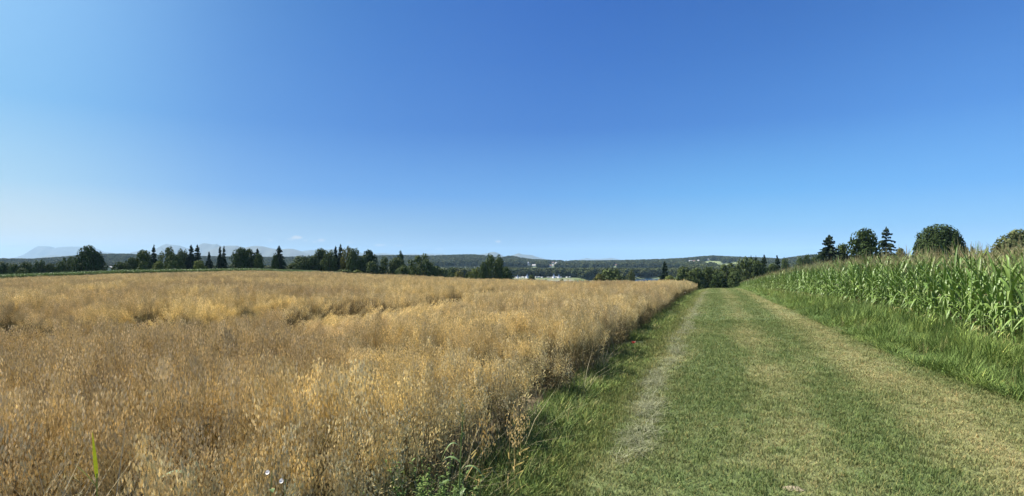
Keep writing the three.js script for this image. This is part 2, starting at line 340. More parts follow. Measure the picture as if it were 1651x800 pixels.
// ------------------------------------------------------------------ trees
function leafCloud(g, rand, lobes, n, size, base, spread = 0.35) {
  const total = lobes.reduce((s, l) => s + l[3] * l[4], 0);
  for (let k = 0; k < n; k++) {
    let pick = rand() * total, L = lobes[0];
    for (const l of lobes) { pick -= l[3] * l[4]; if (pick <= 0) { L = l; break; } }
    let x, y, z, q; do { x = rand() * 2 - 1; y = rand() * 2 - 1; z = rand() * 2 - 1; q = Math.hypot(x, y, z); } while (q > 1 || q < 0.05);
    x /= q; y /= q; z /= q;
    const rr = 0.5 + 0.55 * Math.sqrt(rand());
    const c = [L[0] + x * rr * L[3], L[1] + y * rr * L[4], L[2] + z * rr * L[3]];
    const nrm = new THREE.Vector3(x + (rand() - 0.5) * 1.5, y + 0.25 + (rand() - 0.5) * 1.5, z + (rand() - 0.5) * 1.5).normalize();
    const t = new THREE.Vector3(rand() - 0.5, rand() - 0.5, rand() - 0.5).cross(nrm).normalize(), b = nrm.clone().cross(t), s = size * (0.6 + 0.8 * rand());
    const col = mul(mixc(base, [base[0] * 1.7, base[1] * 1.35, base[2]], rand() * spread), 0.75 + 0.5 * rand());
    const P = (u, v, o) => g.v(c[0] + t.x * u + b.x * v + nrm.x * o, c[1] + t.y * u + b.y * v + nrm.y * o, c[2] + t.z * u + b.z * v + nrm.z * o, col);
    g.quad(P(-s, 0, 0), P(0, -s * 0.75, s * 0.18), P(s, 0, 0), P(0, s * 0.75, s * 0.18));
  }
}
const LEAF = [0.07, 0.1, 0.029];
function crownGeometry(kind, seed, n, size) {
  const rand = rng(seed), g = new Geo(), lobes = [];
  const env = {
    round: (y) => Math.sqrt(Math.max(0, 1 - ((y - 0.52) / 0.5) ** 2)), oval: (y) => Math.sin(Math.PI * clamp(y, 0.03, 0.97)) ** 0.6 * (1.05 - 0.35 * y), tall: (y) => Math.sin(Math.PI * clamp(y * 0.92 + 0.06, 0, 1)) ** 0.5 * (1 - 0.25 * y),
    loose: (y) => Math.sin(Math.PI * clamp(y * 0.9 + 0.08, 0, 1)) ** 0.55, bush: (y) => Math.sqrt(Math.max(0, 1 - y * y)),
  }[kind];
  const count = { round: 44, oval: 26, tall: 20, loose: 24, bush: 14 }[kind];
  for (let k = 0; k < count; k++) {
    const y = 0.1 + (kind === 'round' ? 0.74 : 0.82) * ((k + 0.5) / count), e = env(y) * 0.5, a = k * 2.4 + rand(), rl = (kind === 'loose' ? 0.11 : kind === 'round' ? 0.125 : 0.15) * (0.75 + 0.6 * rand());
    const rad = Math.max(0, e - rl * 0.75) * (kind === 'round' ? 0.4 + 0.6 * Math.sqrt(rand()) : 0.65 + 0.45 * Math.sqrt(rand()));
    lobes.push([Math.cos(a) * rad, Math.min(y, 0.985 - rl * 0.7), Math.sin(a) * rad, rl, rl * (kind === 'tall' || kind === 'loose' ? 0.95 : 0.75)]);
  }
  if (kind === 'round') for (let k = 0; k < 4; k++) lobes.push([0, 0.5, 0, 0.42, 0.44], [0, 0.5, 0, 0.4, 0.42], [0, 0.42, 0, 0.43, 0.36]);
  else lobes.push([0, 0.45, 0, 0.2, 0.33], [0, 0.3, 0, 0.24, 0.2]);
  leafCloud(g, rand, lobes, n, size, LEAF);
  return g.build();
}
function spruceGeometry(seed, levels, spread, gaps = 0) {
  const rand = rng(seed), g = new Geo(), base = [0.034, 0.054, 0.024];
  for (let k = 0; k < levels; k++) {
    const t = clamp((k + 0.8 * (rand() - 0.5)) / (levels - 1), 0, 1), y = 0.06 + 0.93 * t, R = 0.62 * spread * (1 - t) ** 0.72 * (0.7 + 0.45 * rand()) + 0.014, nb = Math.round(lerp(13, 5, t));
    for (let j = 0; j < nb; j++) {
      if (rand() < gaps) continue;
      const a = (j / nb) * 6.283 + rand() * 1.2 + k, L = R * (0.7 + 0.45 * rand()), droop = 0.14 * L + 0.1 * L * rand(), up = t > 0.75 ? 0.35 * L : 0.02, jit = (rand() - 0.5) * 0.03;
      const segs = 5;
      for (let q = 0; q < segs; q++) {
        const u = (q + 0.5) / segs, cx = Math.cos(a) * L * u, cz = Math.sin(a) * L * u, cy = y + jit + up * u - droop * u * u, w = (0.03 + 0.05 * (1 - u)) * (0.7 + 0.5 * rand()) * (1 - 0.4 * t), c = mul(base, 0.7 + 0.6 * rand());
        const ta = a + 1.57 + (rand() - 0.5), sx = Math.cos(ta) * w, sz = Math.sin(ta) * w, hang = 0.02 + 0.025 * rand();
        const e0 = L / segs * 0.7, ex = Math.cos(a) * e0, ez = Math.sin(a) * e0;
        g.quad(g.v(cx - ex - sx * 0.6, cy - hang * 0.3, cz - ez - sz * 0.6, c), g.v(cx - sx, cy - hang, cz - sz, c), g.v(cx + ex, cy - hang * 0.2, cz + ez, c), g.v(cx - ex * 0.3, cy + 0.008, cz - ez * 0.3, c));
        g.quad(g.v(cx - ex + sx * 0.6, cy - hang * 0.3, cz - ez + sz * 0.6, c), g.v(cx + sx, cy - hang, cz + sz, c), g.v(cx + ex, cy - hang * 0.2, cz + ez, c), g.v(cx - ex * 0.3, cy + 0.008, cz - ez * 0.3, c));
      }
    }
  }
  return g.build();
}
function trunkGeometry(seed, top, thick, limbs) {
  const rand = rng(seed), g = new Geo(), bark = [0.1, 0.08, 0.06];
  const pts = [], rad = [];
  for (let k = 0; k <= 6; k++) { const t = k / 6; pts.push([(rand() - 0.5) * 0.02 * t, t * top, (rand() - 0.5) * 0.02 * t]); rad.push(thick * (1 - 0.85 * t) * (k === 0 ? 1.35 : 1)); }
  g.tube(pts, rad, bark, 7);
  for (let k = 0; k < limbs; k++) {
    const t = 0.3 + (0.6 * k) / limbs, a = k * 2.4 + rand(), L = 0.2 + 0.18 * rand();
    g.tube([0, 0.5, 1].map((u) => [Math.cos(a) * L * u, t * top + L * 0.8 * u * (1.2 - 0.3 * u), Math.sin(a) * L * u]), [thick * 0.45, thick * 0.28, thick * 0.1], bark, 5);
  }
  return g.build(true);
}
const barkMat = new THREE.MeshStandardMaterial({ vertexColors: true, roughness: 1 });
const foliage = (r, g, b) => leafMat(0.22, 0.7, { color: new THREE.Color().setRGB(r, g, b) });
const FOL = { mid: foliage(1, 1, 1), dark: foliage(0.85, 0.9, 0.9), light: foliage(1.7, 1.5, 1.25), olive: foliage(1.7, 1.25, 1.0), grey: foliage(1.45, 1.25, 1.7), deep: foliage(0.55, 0.66, 0.58) };
const PROTO = {
  round: [crownGeometry('round', 11, 13000, 0.02), trunkGeometry(1, 0.8, 0.03, 6)], oval: [crownGeometry('oval', 12, 3600, 0.03), trunkGeometry(2, 0.85, 0.026, 6)], oval2: [crownGeometry('oval', 19, 3600, 0.03), trunkGeometry(3, 0.85, 0.028, 6)],
  tall: [crownGeometry('tall', 14, 3200, 0.03), trunkGeometry(4, 0.9, 0.026, 5)], tall2: [crownGeometry('tall', 21, 3200, 0.03), trunkGeometry(5, 0.9, 0.026, 5)],
  loose: [crownGeometry('loose', 16, 2600, 0.03), trunkGeometry(6, 0.92, 0.026, 7)], loose2: [crownGeometry('loose', 23, 2600, 0.03), trunkGeometry(7, 0.92, 0.026, 7)],
  bush: [crownGeometry('bush', 18, 2200, 0.036), trunkGeometry(8, 0.5, 0.03, 5)],
  spruce: [spruceGeometry(31, 34, 1.0), trunkGeometry(9, 0.97, 0.02, 0)], spruce2: [spruceGeometry(32, 30, 0.95, 0.12), trunkGeometry(10, 0.97, 0.02, 0)], spruceOpen: [spruceGeometry(33, 22, 1.05, 0.3), trunkGeometry(11, 0.97, 0.018, 0)],
};
const NAMES = { round: 'broadleaf_tree', oval: 'broadleaf_tree', oval2: 'broadleaf_tree', tall: 'broadleaf_tree', tall2: 'broadleaf_tree', loose: 'broadleaf_tree', loose2: 'broadleaf_tree', bush: 'bush', spruce: 'spruce_tree', spruce2: 'spruce_tree', spruceOpen: 'conifer_tree' };
let treeSeed = 0;
// kind, photo column, top row, width, depth, tint, label
function tree(kind, px, top, wide, depth, tint, label) {
  const p = at(px, depth), h = EYE + ((YH - top) / F) * depth - p.y + 0.3, w = (wide / F) * depth * (px > 1090 && px < 1260 ? 1.45 : 1.28), t = group(NAMES[kind], p.x, p.y - 0.3, p.z);
  const [crown, trunk] = PROTO[kind];
  mesh('trunk', trunk, barkMat, t); mesh('crown', crown, FOL[tint], t);
  t.scale.set(w, h, w); t.rotation.y = (treeSeed = (treeSeed + 2.399) % 6.283);
  return tag(t, label, NAMES[kind] === 'bush' ? 'bush' : 'tree');
}
const TREES = [
  // far left, behind the corn strip
  ['oval', -4, 420, 40, 150, 'dark', 'dark leafy tree cut by the left edge of the photo, behind the corn strip'],
  ['oval2', 22, 424.5, 22, 150, 'dark', 'low dark tree second from the left edge, behind the corn strip'],
  ['oval', 43, 421.5, 28, 155, 'dark', 'broad low tree third from the left edge with a flat crown'],
  ['tall', 64, 419.5, 20, 158, 'dark', 'upright narrow tree midway between left edge and the big dark tree'],
  ['bush', 36, 432, 24, 140, 'mid', 'paler bush low in front of the flat-crowned tree at far left'],
  ['oval2', 82, 424, 22, 160, 'dark', 'low round tree right of the upright narrow one at far left'],
  ['tall2', 98, 422, 18, 160, 'dark', 'small dark tree two places left of the big dark tree'],
  ['loose', 110, 414.5, 24, 165, 'mid', 'paler thin tree immediately left of the big dark tree'],
  ['tall2', 124, 419, 18, 160, 'dark', 'low dark tree tucked against the left foot of the big dark tree'],
  ['oval', 142, 394.5, 34, 160, 'deep', 'big dark broadleaf tree, tallest at the far left'],
  ['oval2', 157, 405, 22, 162, 'deep', 'lower dark tree forming the right shoulder of the big dark tree'],
  ['bush', 193, 422, 24, 165, 'dark', 'low dark bush right of the small white house'],
  ['oval2', 212, 414.5, 23, 168, 'dark', 'medium dark round tree left of the round tree under the peaked mountain'],
  ['oval', 231, 402, 27, 170, 'mid', 'round leafy tree just left of the slender pale-topped spruce'],
  ['bush', 230, 421, 20, 155, 'mid', 'lighter bush at the foot of the round leafy tree'],
  ['spruce2', 248, 394.5, 13, 172, 'dark', 'slender spruce under the peaked mountain, between two leafy trees'],
  ['bush', 256, 420, 20, 156, 'light', 'lighter bush at the foot of the slender spruce'],
  ['loose2', 271, 398.5, 24, 170, 'mid', 'loose leafy tree with a tufted top right of the slender spruce'],
  ['oval2', 281, 408, 26, 165, 'dark', 'dark rounded tree in front of the tufted leafy one'],
  ['bush', 279, 419.5, 18, 155, 'mid', 'small bush under the dark rounded tree beside the tufted one'],
  ['tall', 294, 402, 20, 172, 'mid', 'thin-crowned tree left of the two spruces with pointed tops'],
  ['spruce', 308, 394.5, 17, 172, 'dark', 'left one of two pointed spruces beside the small thin spruce'],
  ['spruce2', 318, 394.5, 19, 170, 'dark', 'right one of two pointed spruces, beside the small thin spruce'],
  ['bush', 321, 419.5, 20, 150, 'light', 'light green bush at the foot of the two pointed spruces'],
  ['spruce', 337, 405.5, 12, 175, 'mid', 'small thin spruce standing alone left of the twin spruces'],
  ['spruce', 354.5, 396.5, 11, 165, 'deep', 'left half of the slim twin spruces standing alone'],
  ['spruce2', 361, 396, 11, 167, 'dark', 'right half of the slim twin spruces standing alone'],
  ['oval', 388, 398, 28, 165, 'deep', 'wide dark leafy tree right of the twin spruces'],
  ['oval2', 401, 400.5, 24, 168, 'dark', 'dark leafy tree in the middle of the clump after the twin spruces'],
  ['spruce', 415, 400.5, 16, 172, 'dark', 'conifer peeping from the right end of the leafy clump'],
  ['tall2', 417, 409, 15, 165, 'dark', 'dark leafy tree closing the right end of the clump'],
  ['spruce', 450, 396, 20, 168, 'dark', 'lone dark spruce between the leafy clump and the long middle wood'],
  ['tall', 443, 408.5, 11, 165, 'deep', 'narrow leafy tree leaning on the left side of the lone spruce'],
  // the long middle wood
  ['oval', 486, 411.5, 32, 185, 'dark', 'low rounded tree at the left end of the long middle wood'],
  ['bush', 474, 424, 26, 170, 'dark', 'low dark bush at the very left foot of the middle wood'],
  ['oval2', 503, 411, 24, 185, 'dark', 'low tree second from the left in the middle wood'],
  ['oval', 518, 399.5, 28, 190, 'dark', 'first high round tree from the left of the middle wood'],
  ['tall', 531, 404, 24, 185, 'mid', 'olive-tinged leafy tree beside the first high round tree'],
  ['spruce', 541, 396.5, 14, 190, 'deep', 'dark narrow spruce at the peak of the middle wood'],
  ['spruce2', 549, 393.5, 17, 188, 'mid', 'tallest paler spruce at the peak of the middle wood'],
  ['loose', 561, 398, 20, 186, 'olive', 'light olive conifer-like tree right of the tallest spruce'],
  ['tall2', 571, 401, 20, 184, 'mid', 'leafy tree sloping down from the wood peak'],
  ['oval2', 595, 402, 27, 195, 'deep', 'dark clumped tree standing up right of the wood peak'],
  ['oval', 584, 412, 20, 185, 'dark', 'lower leafy tree at the left foot of the dark clumped one'],
  ['bush', 600, 421, 24, 180, 'mid', 'round bush under the dark clumped tree'],
  ['bush', 553, 434, 30, 165, 'mid', 'low hedge-like bush at the oat edge under the wood peak'],
  ['bush', 576, 435, 22, 165, 'light', 'small light bush at the oat edge right of the hedge-like one'],
  ['loose2', 621, 414.5, 22, 195, 'mid', 'thin-leaved tree in the dip between two dark crowns'],
  ['tall', 645.5, 405.5, 13, 200, 'deep', 'narrow dark tree top above the sloping green tree'],
  ['oval', 641, 414, 28, 195, 'mid', 'green tree sloping below the narrow dark top'],
  ['bush', 650, 427, 26, 180, 'mid', 'rounded bush between the sloping tree and the wide tree'],
  ['loose', 679, 410, 36, 190, 'mid', 'wide green tree with tufted top at the right end of the middle wood'],
  ['oval2', 694, 422, 24, 188, 'mid', 'lower right shoulder of the wide tufted tree'],
  // scattered before the lake
  ['bush', 713, 433, 26, 230, 'dark', 'dark bush left of the olive bush above the oats'],
  ['bush', 703, 428.5, 26, 205, 'mid', 'rounded bush between the wide tufted tree and the dark bush above the oats'],
  ['oval', 729, 430.5, 22, 245, 'dark', 'small dark round tree behind the olive bush above the oats'],
  ['bush', 756, 437.5, 18, 205, 'dark', 'dark low bush right of the olive bush above the oats'],
  ['bush', 741, 436.5, 22, 210, 'olive', 'olive dry-looking bush above the oats before the tall tree'],
  ['bush', 727, 439, 20, 205, 'mid', 'low green bush touching the olive one on its left'],
  ['loose', 767, 431.5, 20, 190, 'light', 'light green small tree at the left of the tall tree by the lake'],
  ['loose2', 792, 410.5, 26, 190, 'mid', 'tall tree by the lake, its left pointed top'],
  ['tall', 804, 412, 20, 192, 'mid', 'tall tree by the lake, its right darker top'],
  ['tall2', 780, 423, 16, 188, 'mid', 'lower left flank tree of the tall tree by the lake'],
  ['oval2', 816, 429, 22, 188, 'dark', 'dark low tree at the right foot of the tall tree by the lake'],
  ['bush', 857, 443, 19, 260, 'dark', 'dark round bush before the white caravans'],
  ['bush', 906, 449, 10, 260, 'dark', 'smallest dark bush on the shore right of the caravans'],
  ['bush', 880, 450, 8, 260, 'mid', 'tiny bush between the two dark shore bushes'],
  ['oval', 986, 431.5, 46, 200, 'mid', 'broad round tree over the lake, widest before the water'],
  ['bush', 966, 441, 26, 195, 'olive', 'yellowish left flank bush of the broad round tree over the lake'],
  ['loose2', 1017, 435, 17, 205, 'grey', 'pale grey-green tree between broad round tree and open water'],
  ['bush', 1045, 451, 9, 230, 'mid', 'tiny bush before the open blue water'],
  // where the lane ends
  ['spruce', 1072, 421, 22, 180, 'deep', 'dark spruce at the right end of the lake'],
  ['bush', 1080, 443.5, 27, 160, 'light', 'light green bush right of the dark lakeside spruce'],
  ['oval2', 1103, 429.5, 28, 175, 'mid', 'rounded tree above the oat field corner, right of the light bush'],
  ['oval', 1123, 431, 28, 172, 'mid', 'rounded tree above the end of the oat wall'],
  ['oval2', 1143, 429.5, 28, 175, 'dark', 'dark tree at the left side of the lane end'],
  ['tall', 1158, 440, 20, 165, 'deep', 'low dark tree straight behind the lane end'],
  ['loose', 1172, 425, 30, 168, 'mid', 'olive upright tree standing behind the middle of the lane end'],
  ['tall2', 1186, 438, 24, 162, 'dark', 'low dark tree right of the olive upright one'],
  ['loose2', 1203, 415.5, 32, 172, 'mid', 'large leafy tree behind the low end of the corn'],
  ['spruceOpen', 1211, 410.5, 14, 185, 'dark', 'ragged pine top over the large leafy tree behind the corn end'],
  ['spruceOpen', 1219, 411, 14, 185, 'dark', 'second ragged pine top right of the first, over the corn end'],
  ['spruce', 1232, 410.5, 18, 178, 'dark', 'pointed conifer rising behind the low corn end'],
  ['oval', 1222, 419, 26, 170, 'dark', 'dark leafy tree under the pine tops behind the corn end'],
  ['spruce2', 1253, 411.5, 16, 180, 'dark', 'pointed conifer farthest right behind the low corn end'],
  ['oval2', 1245, 424, 22, 175, 'dark', 'dark leafy tree between the two pointed conifers behind the corn'],
  ['oval2', 1266, 414.5, 16, 230, 'dark', 'distant small tree right of the last pointed conifer'],
  ['oval', 1290, 413, 16, 260, 'dark', 'distant dark tree left one on the knoll behind the corn'],
  ['oval2', 1301, 409.5, 20, 260, 'dark', 'distant dark tree middle one on the knoll behind the corn'],
  ['oval', 1315, 409, 20, 260, 'dark', 'distant dark tree right one on the knoll, left of the big spruce'],
  // behind the corn on the right
  ['spruce', 1337, 378.5, 42, 120, 'deep', 'dark dense spruce over the corn, leftmost tall tree there'],
  ['bush', 1359, 392, 26, 122, 'mid', 'low leafy bush top between the spruce and the broad tree over the corn'],
  ['oval', 1393, 367, 46, 120, 'deep', 'broad dark tree over the corn beside the open-branched conifer'],
  ['spruceOpen', 1429, 364.5, 34, 125, 'dark', 'open-branched conifer over the corn right of the broad dark tree'],
  ['oval2', 1452, 399, 18, 130, 'olive', 'low leafy top just over the tassels right of the open conifer'],
  ['round', 1514.5, 356.5, 63, 120, 'deep', 'large round dense tree alone over the corn'],
  ['bush', 1556, 397, 16, 128, 'olive', 'low bush top right of the large round tree'],
  ['spruce', 1568, 397, 14, 128, 'mid', 'little spruce tip over the corn right of the large round tree'],
  ['oval2', 1642, 369, 60, 115, 'grey', 'greyish thin-leaved tree cut by the right edge of the photo'],
  ['bush', 1612, 392, 22, 118, 'olive', 'low grey-green bush left of the tree at the right edge'],
];
for (const t of TREES) tree(...t);

// ------------------------------------------------------------------ far woods: the shore belt, the valley and the hills
{
  const rand = rng(77), base = [0.056, 0.08, 0.03];
  const variants = [0, 1, 2].map((v) => {
    const r = rng(80 + v), g = new Geo(), lobes = [];
    for (let k = 0; k < 7; k++) lobes.push([(r() - 0.5) * 0.42, 0.34 + 0.5 * r(), (r() - 0.5) * 0.42, 0.2 + 0.08 * r(), 0.17]);
    lobes.push([0, 0.3, 0, 0.3, 0.26]);
    leafCloud(g, r, lobes, 330, 0.085, base); return g.build();
  });
  const fir = spruceGeometry(85, 12, 0.5);
  const near = [], belt = [], hill = [];
  const spot = (list, x, z, h) => { const k = 0.6 + 0.8 * rand() ** 1.5 + 0.3 * (fbm(x * 0.01, z * 0.01, 2) - 0.5), warm = rand(); list.push({ x, y: height(x, z) - 0.4, z, turn: rand() * 6.28, s: h * (0.85 + 0.3 * rand()), sy: h, c: [k * (1 + 0.35 * warm), k * (1 + 0.15 * warm), k] }); };
  for (let k = 0; k < 26000; k++) {                        // valley floor and shore
    const a = (rand() * 110 - 55) * RAD, r = Math.sqrt(lerp(430 * 430, 1000 * 1000, rand())), x = Math.sin(a) * r, z = -Math.cos(a) * r, px = CX + F * Math.tan(a), shore = table(SHORE, px);
    const camp = px > 815 && px < 932 ? 44 : px > 1020 && px < 1032 ? 25 : 6;
    if (r < shore + camp) continue;
    if (px > 700 && px < 1090 ? false : fbm(x * 0.012, z * 0.012, 2) < 0.3) continue;
    const d = where(x, z).d, most = px > 700 && px < 1100 ? EYE - ((432 - YH) / F) * d + FLOOR : 14;
    spot(px > 760 && px < 1100 ? belt : near, x, z, most * (0.6 + 0.4 * rand()));
  }
  const houses = [[861, 430.6], [887, 430.8], [893, 430.2], [891, 425.8], [897, 426.2], [994, 429.8], [1113, 423.2], [1119, 423], [1127, 422.6], [1141.5, 420.3]];   // gardens kept clear of trees
  for (let k = 0; k < 60000; k++) {                        // hills
    const a = (rand() * 104 - 52) * RAD, r = Math.sqrt(lerp(1000 * 1000, 2330 * 2330, rand())), x = Math.sin(a) * r, z = -Math.cos(a) * r, w = where(x, z), y = height(x, z), py = YH + (F * (EYE - y)) / w.d;
    if ([0, 1.4, 2.8, 4.2].some((k) => openField(w.px, py - k)) || houses.some(([hx, hy]) => Math.abs(w.px - hx) < 3.2 && py > hy - 0.6 && py < hy + 4)) continue;
    let h = 8 + 6 * rand();
    if (w.px > 700 && w.px < 1100 && r < 1400) h = Math.min(h, Math.max(3.5, EYE - (11.5 / F) * w.d - y));
    if (Math.abs(w.px - 852.5) < 5 && py > 427.5) h = Math.min(h, Math.max(2.5, EYE - (8.2 / F) * w.d - y));
    spot(hill, x, z, h);
  }
  const make = (name, label, list) => { const g = group(name); tag(g, label, 'wood', null, 'stuff'); scatter(g, 'tree_crowns', [...variants, variants[0], fir], FOL.mid, list); };
  make('woodland', 'hazy low woodland filling the valley floor behind the field trees', near);
  make('shore_woods', 'belt of leafy trees along the far shore behind the caravans', belt);
  make('hill_forest', 'dark forest covering the far hills under the skyline', hill);
}

// ------------------------------------------------------------------ buildings and the campsite
const white = solid(0.66, 0.66, 0.63, 0.7), cream = solid(0.7, 0.66, 0.56, 0.85), roofRed = solid(0.17, 0.1, 0.08, 0.9), roofGrey = solid(0.35, 0.34, 0.33, 0.8), glassDark = solid(0.04, 0.05, 0.06, 0.2);
const boxAt = (w, h, d, x, y, z) => { const g = new THREE.BoxGeometry(w, h, d); g.translate(x, y, z); return g; };
function gable(w, h, d, y, over = 0.3) {
  const s = new THREE.Shape(); s.moveTo(-w / 2 - over, 0); s.lineTo(0, h); s.lineTo(w / 2 + over, 0); s.lineTo(w / 2 + over, 0.18); s.lineTo(0, h + 0.22); s.lineTo(-w / 2 - over, 0.18); s.closePath();
  const g = new THREE.ExtrudeGeometry(s, { depth: d + 2 * over, bevelEnabled: false }); g.translate(0, y, -d / 2 - over); return g;
}
function house(px, py, depth, w, h, d, turn, wallM, roofM, label) {
  if (py !== null) for (depth = 1000; depth < 2250 && YH + (F * (EYE - at(px, depth).y)) / depth > py; depth += 5);   // where the slope is seen at that row
  const p = at(px, depth), t = group('house', p.x, p.y - 0.2, p.z); t.rotation.y = turn;
  const pent = new THREE.Shape(); pent.moveTo(-w / 2, 0); pent.lineTo(w / 2, 0); pent.lineTo(w / 2, h); pent.lineTo(0, h + w * 0.34); pent.lineTo(-w / 2, h); pent.closePath();
  const body = new THREE.ExtrudeGeometry(pent, { depth: d, bevelEnabled: false }); body.translate(0, 0, -d / 2);
  mesh('wall', body, wallM, t); mesh('roof', gable(w, w * 0.36, d, h), roofM, t);
  for (let k = -1; k <= 1; k += 2) { mesh('window', boxAt(0.9, 1.2, 0.08, k * w * 0.22, h * 0.55, d / 2 + 0.045), glassDark, t); mesh('window', boxAt(0.08, 1.2, 0.9, w / 2 + 0.045, h * 0.55, k * d * 0.22), glassDark, t); }
  mesh('door', boxAt(1, 2, 0.08, 0, 1, d / 2 + 0.045), solid(0.15, 0.1, 0.07), t);
  return tag(t, label, 'house');
}
house(177, null, 185, 4.2, 4.0, 6, 0.5, white, roofGrey, 'small white gabled house between the dark trees above the corn strip');
house(861, 430.6, 1200, 10, 3.4, 9, 1.4, white, roofGrey, 'long white building below the church tower');
house(887, 430.8, 1200, 9, 3, 8, 1.5, white, roofRed, 'white low house, left of two in line below the village');
house(893, 430.2, 1215, 11, 3, 8, 1.5, cream, roofGrey, 'pale wider house, right of two in line below the village');
house(891, 425.8, 1420, 9, 4, 8, 1.2, white, roofRed, 'white village house upper left on the hill above the caravans');
house(897, 426.2, 1420, 9, 4, 8, 1.7, cream, roofGrey, 'cream village house upper right on the hill above the caravans');
house(994, 429.8, 1300, 6, 4, 7, 1.2, white, roofRed, 'white house at the end of the pale meadow strip beyond the lake');
house(1113, 423.2, 1450, 8, 3.5, 8, 1.3, white, roofGrey, 'white farmhouse at the left end of the hillside hamlet');
house(1119, 423, 1450, 9, 3.2, 8, 1.5, white, roofRed, 'white farm building second in the hillside hamlet');
house(1127, 422.6, 1450, 10, 3.2, 8, 1.4, cream, roofGrey, 'long cream barn at the right end of the hillside hamlet');
house(1141.5, 420.3, 1600, 6, 3.6, 7, 1.1, white, roofGrey, 'single white farmhouse above the hillside meadow');
{
  let far = 1000; while (far < 2200 && YH + (F * (EYE - at(851.7, far).y)) / far > 429) far += 5;
  const p = at(851.7, far), t = group('church', p.x, p.y, p.z);
  const top = EYE + ((YH - 423.6) / F) * far - p.y;
  mesh('tower', boxAt(3.6, top, 3.6, 0, top / 2, 0), white, t);
  const cone = new THREE.ConeGeometry(2.7, 3.4, 4); cone.rotateY(Math.PI / 4); cone.translate(0, top + 1.72, 0);
  mesh('spire', cone, white, t);
  mesh('nave', boxAt(6, top * 0.5, 10, 5.2, top * 0.25, -1), white, t);
  mesh('nave_roof', gable(6, 2.6, 10, 0).translate(5.2, top * 0.5 + 0.02, -1), roofGrey, t);
  for (const y of [0.85, 0.66]) mesh('window', boxAt(0.8, 1.2, 0.1, 0, top * y, 1.86), glassDark, t);
  tag(t, 'white church tower standing out of the woods beyond the lake', 'church');
}
{
  const rand = rng(5), proto = new THREE.Group();
  const body = new RoundedBoxGeometry(5.4, 2.1, 2.2, 2, 0.35); body.translate(0, 1.55, 0); mesh('body', body, white, proto);
  mesh('window', boxAt(1.5, 0.6, 0.06, -1.4, 1.9, 1.12), glassDark, proto); mesh('window', boxAt(1.3, 0.6, 0.06, 1.2, 1.9, 1.12), glassDark, proto);
  const wg = new THREE.CylinderGeometry(0.34, 0.34, 0.2, 12); wg.rotateX(Math.PI / 2); wg.translate(0, 0.34, 0.95); mesh('wheel', wg, glassDark, proto);
  [832, 838.5, 843, 848, 865, 869.5, 874, 884, 890, 897.5, 904, 914, 919, 943, 951, 956, 1025].forEach((px, k) => {
    const far = px > 1000, d = (table(SHORE, px) + (px > 930 ? 9 : 14) + 8 * rand()) * Math.cos(Math.atan2(px - CX, F)), p = at(px, d), c = proto.clone();
    c.name = numbered('caravan'); c.position.set(p.x, p.y + 0.1, p.z); c.rotation.y = (rand() - 0.5) * 2.6; c.scale.setScalar(0.62 + 0.25 * rand()); scene.add(c);
    if (far) tag(c, 'white caravan alone on the shore left of the open blue water', 'caravan');
    else if (px > 930) tag(c, 'white caravan among shore trees left of the broad round tree', 'caravan', 'white caravans left of the broad round tree');
    else tag(c, 'small white caravan parked in the row on the far lakeshore', 'caravan', 'caravans on the lakeside campsite');
  });
  const tentShape = new THREE.ConeGeometry(2.3, 4.6, 4, 1); tentShape.rotateY(0.6); tentShape.translate(0, 2.3, 0);
  [[834.5, 1.0], [850, 1.25], [893, 1.3], [901, 1.15]].forEach(([px, s], k) => {
    const d = (table(SHORE, px) + 13) * Math.cos(Math.atan2(px - CX, F)), p = at(px, d), t = group('tent', p.x, p.y, p.z);
    const post = new THREE.CylinderGeometry(0.05, 0.05, 5.4, 6); post.translate(0, 2.7, 0);
    mesh('canvas', tentShape, white, t); mesh('post', post, white, t); t.scale.setScalar(s);
    tag(t, ['pointed white tent leftmost on the lakeside campsite', 'tall pointed white tent just left of the dark round shore bush', 'tallest pointed white tent in the right half of the campsite', 'pointed white tent rightmost on the lakeside campsite'][k], 'tent');
  });
}

